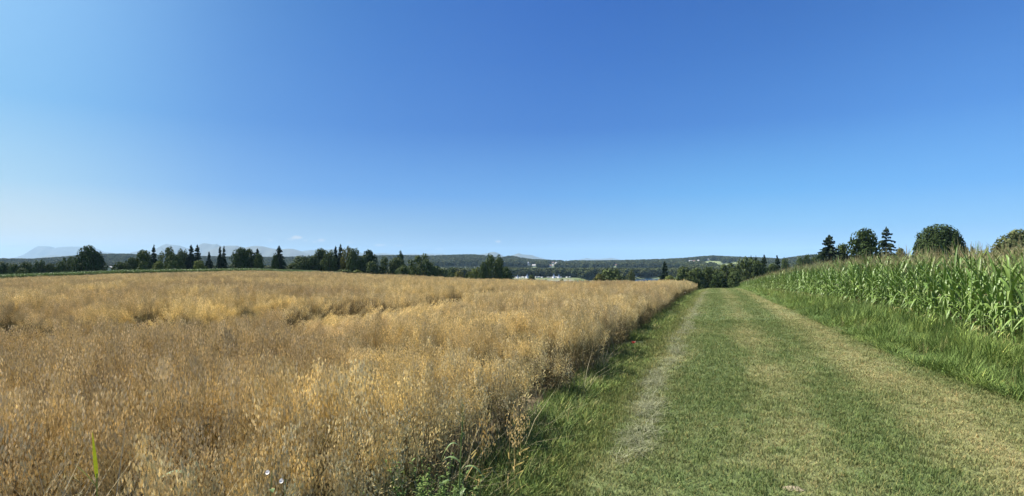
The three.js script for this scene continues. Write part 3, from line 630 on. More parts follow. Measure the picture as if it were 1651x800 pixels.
// ------------------------------------------------------------------ oats
const oatMat = leafMat(0.1, 0.7, { specularIntensity: 0.12 });
function oatClump(seed, stems, radius, heads = true) {
  const r = rng(seed), g = new Geo();
  for (let k = 0; k < stems; k++) {
    const a = r() * 6.283, q = Math.sqrt(r()) * radius, bx = Math.cos(a) * q, bz = Math.sin(a) * q, h = 0.64 + 0.24 * r(), la = r() * 6.283, lean = 0.03 + 0.1 * r(), lx = Math.cos(la) * lean, lz = Math.sin(la) * lean;
    const P = (t) => [bx + lx * t * t, h * (t - 0.03 * t * t * t), bz + lz * t * t];
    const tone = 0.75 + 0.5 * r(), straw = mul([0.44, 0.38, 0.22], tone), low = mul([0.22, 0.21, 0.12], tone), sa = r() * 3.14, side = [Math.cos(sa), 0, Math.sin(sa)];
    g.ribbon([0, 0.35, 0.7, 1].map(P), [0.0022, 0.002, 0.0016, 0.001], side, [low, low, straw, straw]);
    for (let n = 0; n < (heads ? 2 : 5); n++) {              // dry leaves
      const p = P(0.25 + 0.4 * r()), fa = r() * 6.283, L = 0.1 + 0.12 * r(), dx = Math.cos(fa), dz = Math.sin(fa), c = mul(r() < 0.5 ? [0.42, 0.37, 0.2] : [0.28, 0.26, 0.12], 0.7 + 0.5 * r());
      g.ribbon([0, 0.5, 1].map((t) => [p[0] + dx * L * t * 0.7, p[1] + L * (0.9 * t - 1.2 * t * t), p[2] + dz * L * t * 0.7]), [0.004, 0.0045, 0.0005], [-dz, 0, dx], c);
    }
    const gold = mul(mixc([0.645, 0.54, 0.272], [0.78, 0.712, 0.48], r()), 0.78 + 0.4 * r()), spk = heads ? 38 : 0;
    for (let n = 0; n < spk; n++) {                        // the panicle: spikelets hanging from whorls of thin branches
      const t = 0.7 + 0.3 * (n / spk), p = P(t), fa = n * 2.4 + r(), reach = (0.005 + 0.03 * r()) * (0.55 + 1.2 * Math.sin(Math.PI * (t - 0.66) * 2.6)), cx = p[0] + Math.cos(fa) * reach, cz = p[2] + Math.sin(fa) * reach, cy = p[1] + 0.02 * r() - 0.006;
      const L = 0.02 + 0.009 * r(), w = 0.0036 + 0.0019 * r(), c = mul(gold, 0.7 + 0.6 * r()), ra = r() * 3.14, ox = Math.cos(ra) * w, oz = Math.sin(ra) * w, sx = (r() - 0.5) * 0.012, sz = (r() - 0.5) * 0.012;
      const top = g.v(cx, cy, cz, c), bot = g.v(cx + sx, cy - L, cz + sz, c), m1 = g.v(cx + ox + sx * 0.4, cy - L * 0.45, cz + oz + sz * 0.4, c), m2 = g.v(cx - ox + sx * 0.4, cy - L * 0.45, cz - oz + sz * 0.4, c), m3 = g.v(cx + oz, cy - L * 0.45, cz - ox, c), m4 = g.v(cx - oz, cy - L * 0.45, cz + ox, c);
      g.quad(top, m1, bot, m2); g.quad(top, m3, bot, m4);
    }
  }
  return g.build();
}
const RIDGE = [[400, 492], [440, 488], [465, 486], [490, 481], [520, 480.5], [560, 479], [600, 477], [640, 475], [680, 472.5], [740, 466], [800, 458.5], [860, 454]];   // top of the standing edge behind the flattened strip
const ridgeDepth = [];
for (let px = 400; px <= 860; px += 10) { let d = 6; while (d < 60 && YH + (F * (EYE - 0.8 - at(px, d).y)) / d > table(RIDGE, px)) d += 0.05; ridgeDepth.push([px, d]); }
function lodged(px, d) {                                 // 0 standing, 1 flat
  if (px < 440 || px > 850) return 0;
  const R = table(ridgeDepth, px) + 0.9 * (noise(px * 0.05, 5) - 0.5) + 0.6 * (noise(px * 0.2, 9) - 0.5), w = table([[440, 0.4], [470, 4.5], [490, 5.6], [600, 5.8], [640, 6.4], [700, 6.6], [760, 6.4], [800, 5], [850, 0.6]], px);
  return smooth(d, R - w - 0.6, R - w + 0.6) * (1 - smooth(d, R - 0.1, R + 0.1));
}
{
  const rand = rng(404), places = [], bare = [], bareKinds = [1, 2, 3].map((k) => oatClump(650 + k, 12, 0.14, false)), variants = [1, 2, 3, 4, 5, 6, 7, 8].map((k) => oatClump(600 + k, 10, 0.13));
  const end = (px) => table([[0, 88], [110, 100], [200, 112], [330, 126], [450, 136], [540, 128], [600, 105], [700, 84], [900, 66], [1050, 60], [1120, 57], [1200, 55]], px);
  for (let d = 1.2; d < 140;) {
    const step = d < 16 ? 0.165 : d < 45 ? 0.21 : 0.32, big = d < 16 ? 1 : d < 45 ? 1.1 : 1.4;
    for (let x = -0.9 * d - 4; x < laneX(OAT_EDGE, d) + 0.06; x += step) {
      const px0 = x + (rand() - 0.5) * step * 1.2, dd = d + (rand() - 0.5) * step * 1.2, s = px0 - 0.335 * dd;
      if (s > OAT_EDGE + 0.12 * (noise(dd * 1.7, 4) - 0.5) - 0.05 || Math.hypot(px0, dd) < 1.5) continue;
      const px = CX + (F * px0) / dd;
      if (dd > end(px) * (1 + 0.01 * noise(px * 0.3, 1))) continue;
      const gap = fbm(px0 * 0.55 + 30, dd * 0.9 - 8, 3), pock = fbm(px0 * 0.16 + 80, dd * 0.34 + 3, 3), L = lodged(px, dd, px0);
      if (gap < 0.34 && rand() < 0.85) continue;
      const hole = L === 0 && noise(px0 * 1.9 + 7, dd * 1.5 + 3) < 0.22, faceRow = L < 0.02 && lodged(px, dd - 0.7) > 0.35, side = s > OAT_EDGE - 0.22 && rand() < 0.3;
      if (hole || faceRow || side) {                       // headless weathered straw, its tone darkened to paint shade into gaps and open edges
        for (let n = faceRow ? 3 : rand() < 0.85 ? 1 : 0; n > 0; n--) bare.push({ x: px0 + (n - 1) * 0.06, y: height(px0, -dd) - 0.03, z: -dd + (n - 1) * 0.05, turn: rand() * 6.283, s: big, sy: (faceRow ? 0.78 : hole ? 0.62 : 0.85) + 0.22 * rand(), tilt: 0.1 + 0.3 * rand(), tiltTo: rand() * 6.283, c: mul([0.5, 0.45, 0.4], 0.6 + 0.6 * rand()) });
        continue;
      }
      if (L > 0.5 && rand() < 0.35) continue;
      const lean = smooth(pock, 0.57, 0.63) * 1.15 * smooth(OAT_EDGE - s, 0.8, 2), tilt = L > 0 ? L * (0.85 + 0.35 * rand()) : 0.04 + 0.14 * rand() + lean;
      const gold = fbm(px0 * 0.3 + 5, dd * 0.3 + 60, 3), k = 0.78 + 0.44 * rand();
      const tone = mixc([0.92, 0.86, 0.8], [1.08, 1.04, 0.96], smooth(gold, 0.35, 0.65));
      places.push({ x: px0, y: height(px0, -dd) - 0.03, z: -dd, turn: rand() * 6.283, s: big, sy: (0.6 + 0.52 * fbm(px0 * 0.75, dd * 0.75, 3) + 0.2 * rand() - 0.2 * smooth(0.42 - gap, 0, 0.1)) * (1.06 - 0.16 * smooth(s, OAT_EDGE - 0.5, OAT_EDGE)), tilt, tiltTo: L > 0 ? -0.7 + 1.3 * noise(px0 * 0.8, dd * 0.8) : lean > 0 ? 0.5 + 1.6 * noise(px0 * 0.5, dd * 0.5) : rand() * 6.283, c: mul(tone, k * (1 + 0.08 * L)) });
    }
    d += step;
  }
  const g = group('oat_field'); tag(g, 'ripe golden oat field with flattened patches left of the grass lane', 'oats', null, 'stuff');
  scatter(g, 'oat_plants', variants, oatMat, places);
  scatter(g, 'shade_toned_straw', bareKinds, oatMat, bare);
}

// ------------------------------------------------------------------ corn
const cornMat = leafMat(0.3, 0.42, { specularIntensity: 0.7 }), stalkMat = new THREE.MeshStandardMaterial({ vertexColors: true, roughness: 0.6 }), tasselMat = leafMat(0.2, 0.8);
function cornParts(seed) {
  const r = rng(seed), parts = [], H = 1.62 + 0.12 * r(), stalk = new Geo(), lean = (r() - 0.5) * 0.08;
  const P = (t) => [lean * t * t, H * t, 0];
  stalk.tube([0, 0.25, 0.5, 0.75, 1].map(P), [0.016, 0.014, 0.012, 0.009, 0.004], [[0.16, 0.2, 0.06], [0.15, 0.21, 0.06], [0.13, 0.2, 0.05], [0.14, 0.2, 0.06], [0.2, 0.22, 0.08]], 6);
  parts.push(['stalk', stalk.build(true), stalkMat]);
  const plane = r() * 3.14, n = 13;
  for (let k = 0; k < n; k++) {
    const t = 0.1 + 0.72 * (k / (n - 1)), p = P(t), a = plane + (k % 2) * Math.PI + (r() - 0.5) * 0.9, upper = k / (n - 1), L = (k < 2 ? 0.42 : 0.72 - 0.3 * Math.abs(upper - 0.5)) * (0.85 + 0.3 * r()), W = (0.021 + 0.009 * Math.sin(Math.PI * upper)) * (0.9 + 0.25 * r());
    const rise = lerp(0.8, 1.22, upper) + 0.2 * r(), droop = lerp(1.0, 0.55, upper) * (0.55 + 0.8 * r()), out = 0.58 + 0.15 * r(), g = new Geo(), dx = Math.cos(a), dz = Math.sin(a), twist = (r() - 0.5) * 0.9;
    const base = k < 2 && r() < 0.5 ? [0.3, 0.29, 0.1] : mul(mixc([0.13, 0.235, 0.055], [0.22, 0.325, 0.075], r()), 0.85 + 0.3 * r()), tip = mixc(base, [0.26, 0.26, 0.09], 0.3 * r());
    const pts = [], half = [], cols = [], S = 8;
    for (let q = 0; q <= S; q++) { const u = q / S; pts.push([p[0] + dx * L * out * u, p[1] + L * (rise * u - droop * u * u * 1.15) + 0.012 * Math.sin(q * 2.4 + k), p[2] + dz * L * out * u]); half.push(W * (u < 0.15 ? 0.55 + 3 * u : 1) * Math.max(0.03, 1 - u ** 2.2)); cols.push(mixc(base, tip, u)); }
    const side = new THREE.Vector3(-dz, twist, dx).normalize();
    g.ribbon(pts, half, [side.x, side.y, side.z], cols, 0.35);
    parts.push(['leaf', g.build(true), cornMat]);
  }
  const tas = new Geo(), tc = [0.4, 0.37, 0.2];
  for (let k = 0; k < 5; k++) {
    const p = P(1), a = k * 2.4 + r(), L = k ? 0.16 + 0.1 * r() : 0.34, o = k ? 0.42 + 0.35 * r() : 0.05, sa = a + 1.57, c = mul(tc, 0.8 + 0.4 * r());
    for (const turn of [0, 1.57]) tas.ribbon([0, 0.5, 1].map((u) => [p[0] + Math.cos(a) * L * o * u, p[1] - 0.02 + L * (u - 0.25 * o * u * u), p[2] + Math.sin(a) * L * o * u]), [0.0025, 0.0048, 0.0025], [Math.cos(sa + turn), 0, Math.sin(sa + turn)], c);
  }
  parts.push(['tassel', tas.build(), tasselMat]);
  const p = P(0.48), ea = plane + 0.3, ear = new Geo(), ec = [0.2, 0.26, 0.09];
  ear.tube([0, 0.25, 0.6, 0.9, 1].map((u) => [p[0] + Math.cos(ea) * (0.015 + 0.05 * u), p[1] + 0.2 * u, p[2] + Math.sin(ea) * (0.015 + 0.05 * u)]), [0.012, 0.026, 0.026, 0.014, 0.004], ec, 7);
  parts.push(['ear', ear.build(true), stalkMat]);
  const silk = new Geo(); silk.tube([0, 0.5, 1].map((u) => [p[0] + Math.cos(ea) * (0.065 + 0.03 * u), p[1] + 0.2 + 0.05 * u - 0.05 * u * u, p[2] + Math.sin(ea) * (0.065 + 0.03 * u)]), [0.006, 0.011, 0.003], [0.2, 0.1, 0.05], 5);
  parts.push(['silk', silk.build(true), stalkMat]);
  return parts;
}
const CORN = [1, 2, 3, 4, 5, 6].map((k) => cornParts(900 + k));
const wholeCorn = (skip) => CORN.map((parts) => { const gs = parts.filter(([n]) => n !== skip).map(([, g]) => { const c = g.clone(); if (!c.attributes.normal) c.computeVertexNormals(); return c; }); return mergeGeometries(gs); });
const cornWhole = wholeCorn(''), cornGreen = wholeCorn('tassel');
{
  const rand = rng(1212), front = [], rest = [];
  for (let row = 0; row < 40; row++) {
    const step = row < 6 ? 0.165 : row < 14 ? 0.24 : 0.4;
    for (let d = 1.5; d < 84; d += step * (0.8 + 0.4 * rand())) {
      const s = cornFront(d) + row * 0.72 + (rand() - 0.5) * 0.14, x = laneX(s, d);
      if (x > 1.05 * d + 4) continue;
      const grow = table([[0, 1.04], [18, 1.02], [26, 0.95], [38, 0.84], [50, 0.72], [65, 0.6], [84, 0.5]], d) * (row === 0 ? 0.93 : 1), sc = grow * (0.88 + 0.2 * rand()), px = CX + (F * x) / d;
      const e = { x, y: height(x, -d) - 0.02, z: -d, turn: rand() * 6.283, s: sc * (0.95 + 0.1 * rand()), sy: sc, tilt: 0.02 + 0.08 * rand(), tiltTo: rand() * 6.283, c: mul([1 + 0.15 * rand(), 1, 1], 0.85 + 0.3 * rand()), d, near: Math.hypot(x, d) };
      if (row < 2 && px > 1180 && px < 1668) front.push(e); else rest.push(e);
    }
  }
  front.sort((a, b) => a.near - b.near);
  const protos = CORN.map((parts) => { const t = new THREE.Group(); for (const [n, g, m] of parts) mesh(n, g, m, t); return t; });
  front.slice(0, 300).forEach((e, k) => {
    const t = protos[k % protos.length].clone(); t.name = numbered('corn_plant');
    t.position.set(e.x, e.y, e.z); t.scale.set(e.s, e.sy, e.s);
    _ax.set(Math.cos(e.tiltTo), 0, Math.sin(e.tiltTo)); t.quaternion.setFromAxisAngle(_ax, e.tilt).multiply(_q.setFromAxisAngle(UP, e.turn));
    tag(t, 'tall green corn plant with pale tassel in the front rows facing the grass lane', 'corn plant', 'corn plants in the front rows beside the lane'); scene.add(t);
  });
  rest.push(...front.slice(300));
  const g = group('corn_field'); tag(g, 'dense green corn field with pale tassels on the right behind its front rows', 'corn', null, 'stuff');
  scatter(g, 'corn_plants', cornWhole, cornMat, rest);
  // the strip of corn on the left skyline behind the oats
  const strip = [], line = (px) => table([[-60, 82], [0, 89], [110, 101], [200, 113], [330, 127], [450, 137], [540, 140]], px);
  for (let px = -80; px < 548; px += 0.1 + 0.09 * rand()) for (let row = 0; row < 9; row++) {
    if (rand() < 0.45) continue;
    const d = line(px) + 0.6 + row * 0.75 + 0.3 * rand(), x = ((px + rand() - CX) / F) * d, sc = table([[0, 1.0], [200, 0.98], [330, 0.92], [450, 0.85], [545, 0.7]], px) * (0.88 + 0.22 * rand());
    strip.push({ x, y: height(x, -d), z: -d, turn: rand() * 6.28, s: sc, sy: sc, c: mul([1, 1, 1], 0.8 + 0.3 * rand()) });
  }
  const gs = group('corn_strip'); tag(gs, 'narrow strip of green corn along the back of the oats on the left', 'corn', null, 'stuff');
  scatter(gs, 'corn_plants', cornGreen, cornMat, strip);
}

// ------------------------------------------------------------------ grasses
const grassMat = leafMat(0.28, 0.6);
function tuft(seed, n, len, width, radius, flat, dry = 0) {
  const r = rng(seed), g = new Geo();
  for (let k = 0; k < n; k++) {
    const a = r() * 6.283, q = Math.sqrt(r()) * radius, bx = Math.cos(a) * q, bz = Math.sin(a) * q, fa = r() * 6.283, L = len * (0.55 + 0.7 * r()), o = flat * (0.4 + 0.9 * r()), dx = Math.cos(fa), dz = Math.sin(fa);
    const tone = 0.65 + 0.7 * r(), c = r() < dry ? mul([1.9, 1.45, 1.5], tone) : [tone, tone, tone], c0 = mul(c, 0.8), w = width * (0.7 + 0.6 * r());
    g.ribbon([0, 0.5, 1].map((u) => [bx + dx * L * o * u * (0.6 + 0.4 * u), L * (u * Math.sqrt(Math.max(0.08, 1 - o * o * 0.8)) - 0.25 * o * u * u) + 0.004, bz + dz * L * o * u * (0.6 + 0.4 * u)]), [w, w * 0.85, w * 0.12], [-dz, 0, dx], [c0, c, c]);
  }
  return g.build();
}
{
  const rand = rng(31), short = [1, 2, 3, 4].map((k) => tuft(k, 26, 0.05, 0.0024, 0.075, 0.75, 0.12)), places = [];
  for (let d = 0.4; d < 92;) {
    const step = d < 9 ? 0.062 : d < 18 ? 0.09 : d < 40 ? 0.16 : 0.26, big = d < 9 ? 1 : d < 18 ? 1.3 : d < 40 ? 2 : 2.8;
    for (let s = MOWN_LEFT - 0.15; s < mownRight(d) + 0.12; s += step) {
      const ss = s + (rand() - 0.5) * step * 1.4, dd = d + (rand() - 0.5) * step * 1.4, x = laneX(ss, dd);
      if (x > 0.95 * dd + 2.2 || x < -0.9 * dd - 1.5) continue;
      const m = dryness(ss, dd), c = mixc(mixc(GREEN, YGREEN, ss < -0.95 ? 0.6 : 0.25 * rand()), STRAW, clamp(m + (rand() - 0.5) * 0.45, 0, 1)), bare = fbm(ss * 2.2 + 50, dd * 1.6, 3);
      places.push({ x, y: height(x, -dd) - 0.012, z: -dd, turn: rand() * 6.283, s: big * (0.8 + 0.4 * rand()), sy: (rand() < 0.05 ? 1.6 : 1) * (bare < 0.27 ? 0.6 : 1) * (0.55 + 0.7 * rand()) * (1 - 0.35 * m) * (big > 1 ? 1.15 : 1) * (ss < -0.95 ? 1.6 : 1), c: mul(c, 0.8 + 0.4 * rand()) });
    }
    d += step;
  }
  const g = group('mown_grass'); tag(g, 'short mown grass on the lane, green with dry straw bands', 'grass', null, 'stuff');
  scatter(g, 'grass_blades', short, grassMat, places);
}
{
  const rand = rng(32), long = [1, 2, 3, 4].map((k) => tuft(20 + k, 24, 0.34, 0.0048, 0.11, 0.7, 0.1)), places = [];
  const add = (s, d, h, c, wide = 1) => { const x = laneX(s, d); if (x > 1.0 * d + 3.5 || x < -0.9 * d - 2) return; places.push({ x, y: height(x, -d) - 0.02, z: -d, turn: rand() * 6.283, s: wide * (0.85 + 0.3 * rand()), sy: h * (0.75 + 0.5 * rand()), c: mul(c, 0.75 + 0.5 * rand()) }); };
  const lush = [0.145, 0.215, 0.055], blue = [0.13, 0.2, 0.055], lime = [0.25, 0.33, 0.085];
  for (let d = 0.5; d < 88; d += d < 14 ? 0.09 : d < 35 ? 0.15 : 0.3) {          // right, before the corn
    const a = mownRight(d) + 0.05, b = cornFront(d) + 0.5;
    for (let s = a; s < b; s += d < 14 ? 0.1 : d < 35 ? 0.15 : 0.28) {
      const t = (s - a) / (b - a) + 0.25 * (noise(d * 1.3, 8) - 0.5), dd = d + (rand() - 0.5) * 0.1, ss = s + (rand() - 0.5) * 0.1, patch = smooth(fbm(ss * 1.4 + 9, dd * 0.8, 3), 0.25, 0.75);
      if (patch < 0.2 && rand() < 0.5) continue;
      add(ss, dd, (0.45 + 0.45 * smooth(t, 0, 0.4)) * (0.35 + 1.25 * patch), mixc(mixc(lush, blue, smooth(noise(ss * 0.9, dd * 0.5 + 9), 0.35, 0.65)), lime, rand() * smooth(noise(ss * 2.3, dd * 1.6), 0.35, 0.75)), d < 14 ? 1 : d < 35 ? 1.3 : 1.9);
    }
  }
  for (let k = 0; k < 300; k++) { const d = 5 + 40 * rand() ** 1.7, s = lerp(mownRight(d) + 0.2, cornFront(d) + 0.3, rand()); add(s, d, 1.0 + 0.7 * rand(), mixc(lime, STRAW, rand() < 0.35 ? 0.8 : 0.2 * rand()), 0.5); }
  const gr = group('tall_grass'); tag(gr, 'long uncut green grass between the lane and the corn', 'grass', null, 'stuff');
  scatter(gr, 'grass_blades', long, grassMat, places.splice(0));
  for (let d = 1.5; d < 60; d += d < 14 ? 0.08 : 0.16) for (let s = OAT_EDGE - 0.15; s < MOWN_LEFT + 0.12; s += d < 14 ? 0.085 : 0.15) {   // left, at the foot of the oats
    const dd = d + (rand() - 0.5) * 0.1, ss = s + (rand() - 0.5) * 0.1, patch = fbm(ss * 1.5 + 40, dd * 0.8, 3);
    if (patch < 0.34) continue;
    add(ss, dd, (0.3 + 0.65 * patch) * (1 - 0.6 * smooth(ss, MOWN_LEFT - 0.25, MOWN_LEFT + 0.1)), mul(mixc(mixc(lush, lime, rand() * 0.35), STRAW, rand() < 0.15 ? 0.6 : 0), 0.95), d < 14 ? 0.9 : 1.2);
  }
  for (let k = 0; k < 160; k++) { const d = 2.2 + 2.6 * rand(), s = -2.5 + 0.75 * rand(); add(s, d, 0.3 + 0.5 * rand(), mixc(lush, STRAW, rand() * 0.5), 0.9); }
  const gl = group('verge_grass'); tag(gl, 'green grass fringe along the foot of the oats', 'grass', null, 'stuff');
  scatter(gl, 'grass_blades', [1, 2, 3, 4].map((k) => tuft(80 + k, 24, 0.21, 0.004, 0.1, 0.62, 0.1)), grassMat, places.splice(0));
  // pale cuttings lying in a line on the lane
  const hay = [1, 2, 3].map((k) => tuft(40 + k, 16, 0.13, 0.0018, 0.09, 1.15)), lying = [];
  for (let k = 0; k < 1100; k++) {
    const d = 3 + 42 * rand() ** 1.7, s = -0.82 + 0.22 * (rand() + rand() - 1) + 0.08 * Math.sin(d * 1.3), x = laneX(s, d);
    if (fbm(d * 0.7, 3.3, 3) + 0.3 * rand() < 0.52) continue;
    lying.push({ x, y: height(x, -d) + 0.015, z: -d, turn: rand() * 6.28, s: 0.7 + 0.6 * rand(), sy: 0.35 + 0.3 * rand(), c: mul([0.27, 0.28, 0.16], 0.6 + 0.7 * rand()) });
  }
  const gh = group('grass_cuttings'); tag(gh, 'pale dry grass cuttings lying in a line on the lane', 'cuttings', null, 'stuff');
  scatter(gh, 'straw', hay, grassMat, lying);
  // dry stalks standing and arching in the near left corner and at the foot of the oats
  const dead = [1, 2, 3].map((k) => tuft(60 + k, 7, 0.62, 0.0026, 0.12, 0.7)), grey = [];
  for (let k = 0; k < 70; k++) { const d = 2.3 + 9 * rand() ** 2, s = OAT_EDGE + 0.3 * (rand() - 0.6), x = laneX(s, d); grey.push({ x, y: height(x, -d), z: -d, turn: rand() * 6.28, s: 0.8 + 0.4 * rand(), sy: 0.6 + 0.5 * rand(), c: mul([0.38, 0.34, 0.2], 0.6 + 0.6 * rand()) }); }
  for (let k = 0; k < 90; k++) { const d = 2.2 + 1.2 * rand(), px = 220 * rand() ** 1.4 - 20, x = ((px - CX) / F) * d; grey.push({ x, y: height(x, -d) + 0.15, z: -d, turn: rand() * 6.28, s: 1.1, sy: 0.9 + 0.35 * rand(), c: mul([0.5, 0.45, 0.28], 0.7 + 0.6 * rand()) }); }
  const gd = group('dry_stalks'); tag(gd, 'pale dead grass stalks mixed into the near edge of the oats', 'dry grass', null, 'stuff');
  scatter(gd, 'stalks', dead, grassMat, grey);
}

// ------------------------------------------------------------------ single plants that stand out
// the point at a pixel and depth, in the air
const inAir = (px, py, d) => ({ x: ((px - CX) / F) * d, y: EYE - ((py - YH) / F) * d, z: -d });
function blade(from, dir, L, rise, droop, w, col, turnSide = 0) {
  const g = new Geo(), pts = [], half = [], S = 8, dx = Math.cos(dir), dz = Math.sin(dir), out = rise >= 1 ? 0.12 : 1 - 0.5 * rise;
  for (let q = 0; q <= S; q++) { const u = q / S; pts.push([from[0] + dx * L * u * out, from[1] + L * (rise * u - droop * u * u), from[2] + dz * L * u * out]); half.push(w * (u < 0.2 ? 0.6 + 2 * u : 1) * Math.max(0.04, 1 - u ** 2.4)); }
  const sd = new THREE.Vector3(-dz, turnSide, dx).normalize();
  g.ribbon(pts, half, [sd.x, sd.y, sd.z], col, 0.25);
  return g.build(true);
}
{
  // bright backlit leaf standing up in the near oats
  const b = inAir(156, 764, 2.75), y0 = height(b.x, b.z), t = group('grass_shoot', b.x, y0, b.z), h = b.y - y0;
  const st = new Geo(); st.tube([[0, 0, 0], [0, h, 0]], [0.004, 0.003], [0.16, 0.24, 0.05], 6); mesh('stem', st.build(true), stalkMat, t);
  mesh('leaf', blade([0, h - 0.02, 0], 3.3, 0.2, 1.0, -0.05, 0.012, [0.5, 0.62, 0.04], 0.1), leafMat(0.5, 0.5), t);
  mesh('leaf', blade([0, h - 0.06, 0], 2.8, 0.16, 0.9, 0.2, 0.007, [0.34, 0.36, 0.1]), grassMat, t);
  tag(t, 'bright yellow-green upright leaf alone in the near oats at lower left', 'grass leaf');
}
{
  // tall broad-leaved stalk at the edge of the oats
  const b = inAir(737, 742, 3.4), y0 = height(b.x, b.z), top = inAir(737, 680, 3.4).y - y0, t = group('tall_stalk', b.x, y0, b.z);
  const st = new Geo(); st.tube([[0, 0, 0], [0.01, top * 0.5, 0], [0.03, top, 0]], [0.006, 0.005, 0.003], [0.17, 0.22, 0.06], 6); mesh('stem', st.build(true), stalkMat, t);
  [[0.62, 0.3, 0.26, 0.8, 0.9, 0.013], [0.7, 3.3, 0.24, 0.7, 1.1, 0.013], [0.8, 2.9, 0.2, 0.9, 1.2, 0.012], [0.84, 0.5, 0.22, 1.0, 0.9, 0.012], [0.5, 2.4, 0.24, 0.9, 0.7, 0.012], [0.4, 5.2, 0.22, 0.9, 0.8, 0.012]].forEach(([u, a, L, r, dr, w]) => mesh('leaf', blade([0.03 * u * u, top * u, 0], a, L, r, dr, w, [0.17, 0.25, 0.08]), cornMat, t));
  const hd = new Geo(); for (let k = 0; k < 26; k++) { const u = k / 26, a = k * 2.4; hd.ribbon([[0.03, top - 0.02 + 0.13 * u, 0], [0.03 + Math.cos(a) * 0.018 * (1 - u * 0.6), top + 0.13 * u, Math.sin(a) * 0.018 * (1 - u * 0.6)]], [0.003, 0.002], [0, 1, 0], [0.28, 0.3, 0.1]); }
  mesh('seed_head', hd.build(), grassMat, t);
  tag(t, 'tall green broad-leaved grass stalk standing before the dark oat edge', 'grass stalk');
}
function weed(px, py, d, stems, seed, label, tint) {
  const b = inAir(px, py, d), y0 = height(b.x, b.z), h = b.y - y0, t = group('weed', b.x, y0, b.z), r = rng(seed), st = new Geo(), leaves = [];
  for (let k = 0; k < stems; k++) {
    const a = k * 2.4 + r(), tilt = 0.12 + 0.35 * r(), L = h * (0.65 + 0.4 * r()), ex = Math.cos(a) * L * tilt, ez = Math.sin(a) * L * tilt;
    st.tube([[0, 0, 0], [ex * 0.4, L * 0.55, ez * 0.4], [ex, L, ez]], [0.004, 0.003, 0.0015], mul(tint, 1.3), 5);
    for (let n = 0; n < 20; n++) { const u = 0.35 + 0.65 * (n / 19), fa = n * 2.4 + k; leaves.push([[ex * u * u, L * u, ez * u * u], fa, (0.085 - 0.04 * u) * (0.8 + 0.4 * r()), 0.6, 0.8 * r() + 0.2, 0.0085 - 0.003 * u, mul(tint, 0.75 + 0.55 * r())]); }
  }
  mesh('stem', st.build(true), stalkMat, t);
  for (const l of leaves) mesh('leaf', blade(...l), grassMat, t);
  return tag(t, label, 'weed');
}
weed(668, 746, 3.35, 10, 3, 'bushy green weed with pointed leaves at the bottom edge before the oats', [0.15, 0.22, 0.05]);
weed(690, 757, 3.4, 6, 6, 'leafy green weed right beside the bushy one at the bottom edge', [0.13, 0.2, 0.05]);
weed(726, 766, 3.45, 5, 7, 'leafy weed under the tall broad-leaved grass stalk', [0.12, 0.19, 0.055]);
weed(752, 778, 3.5, 5, 8, 'low weed right of the tall grass stalk at the bottom edge', [0.13, 0.19, 0.05]);
weed(640, 778, 3.2, 4, 4, 'small pale green weed sprouting left of the bushy one', [0.17, 0.22, 0.06]);
weed(707, 726, 3.6, 3, 5, 'thin weed with a bright leafy tip behind the bushy weed', [0.14, 0.21, 0.05]);
{
  // pale broad leaves in the near oats, lower left
  [[296, 762, 2.7, 3.0, 'pale green bent leaf topmost of three in the near oats', 0.13], [292, 777, 2.65, 0.3, 'pale green bent leaf middle of three in the near oats', 0.12], [280, 788, 2.6, 0.25, 'pale green bent leaf lowest of three in the near oats', 0.11]].forEach(([px, py, d, a, label, L]) => {
    const b = inAir(px, py, d), y0 = height(b.x, b.z), t = group('grass_shoot', b.x, y0, b.z), h = b.y - y0, st = new Geo();
    st.tube([[0, 0, 0], [0, h, 0]], [0.003, 0.002], [0.2, 0.24, 0.1], 5); mesh('stem', st.build(true), stalkMat, t);
    mesh('leaf', blade([0, h, 0], a, L, 0.3, 0.55, 0.009, [0.26, 0.32, 0.17], 0.5), grassMat, t); tag(t, label, 'grass leaf');
  });
}
for (const [px, d, n, label] of [[1553, 11.2, 9, 'lime green broad-bladed grass clump before the corn, the larger one'], [1500, 13.5, 6, 'small lime grass clump before the corn, left of the larger one'], [1612, 10.2, 6, 'small lime grass clump before the corn near the right edge']]) {
  const p = at(px, d), t = group('grass_clump', p.x, p.y, p.z), r = rng(px), st = new Geo();
  for (let k = 0; k < 3; k++) st.tube([[0.03 * k - 0.03, 0, 0], [0.06 * k - 0.06, 0.5 + 0.1 * k, 0.02 * k]], [0.005, 0.003], [0.24, 0.3, 0.08], 5);
  mesh('stem', st.build(true), stalkMat, t);
  for (let k = 0; k < n; k++) mesh('leaf', blade([0.05 * (r() - 0.5), 0.12 + 0.45 * r(), 0.05 * (r() - 0.5)], k * 2.4, 0.3 + 0.2 * r(), 0.8 + 0.15 * r(), 0.4 + 0.5 * r(), 0.011, mul([0.27, 0.36, 0.08], 0.8 + 0.4 * r())), grassMat, t);
  tag(t, label, 'grass');
}
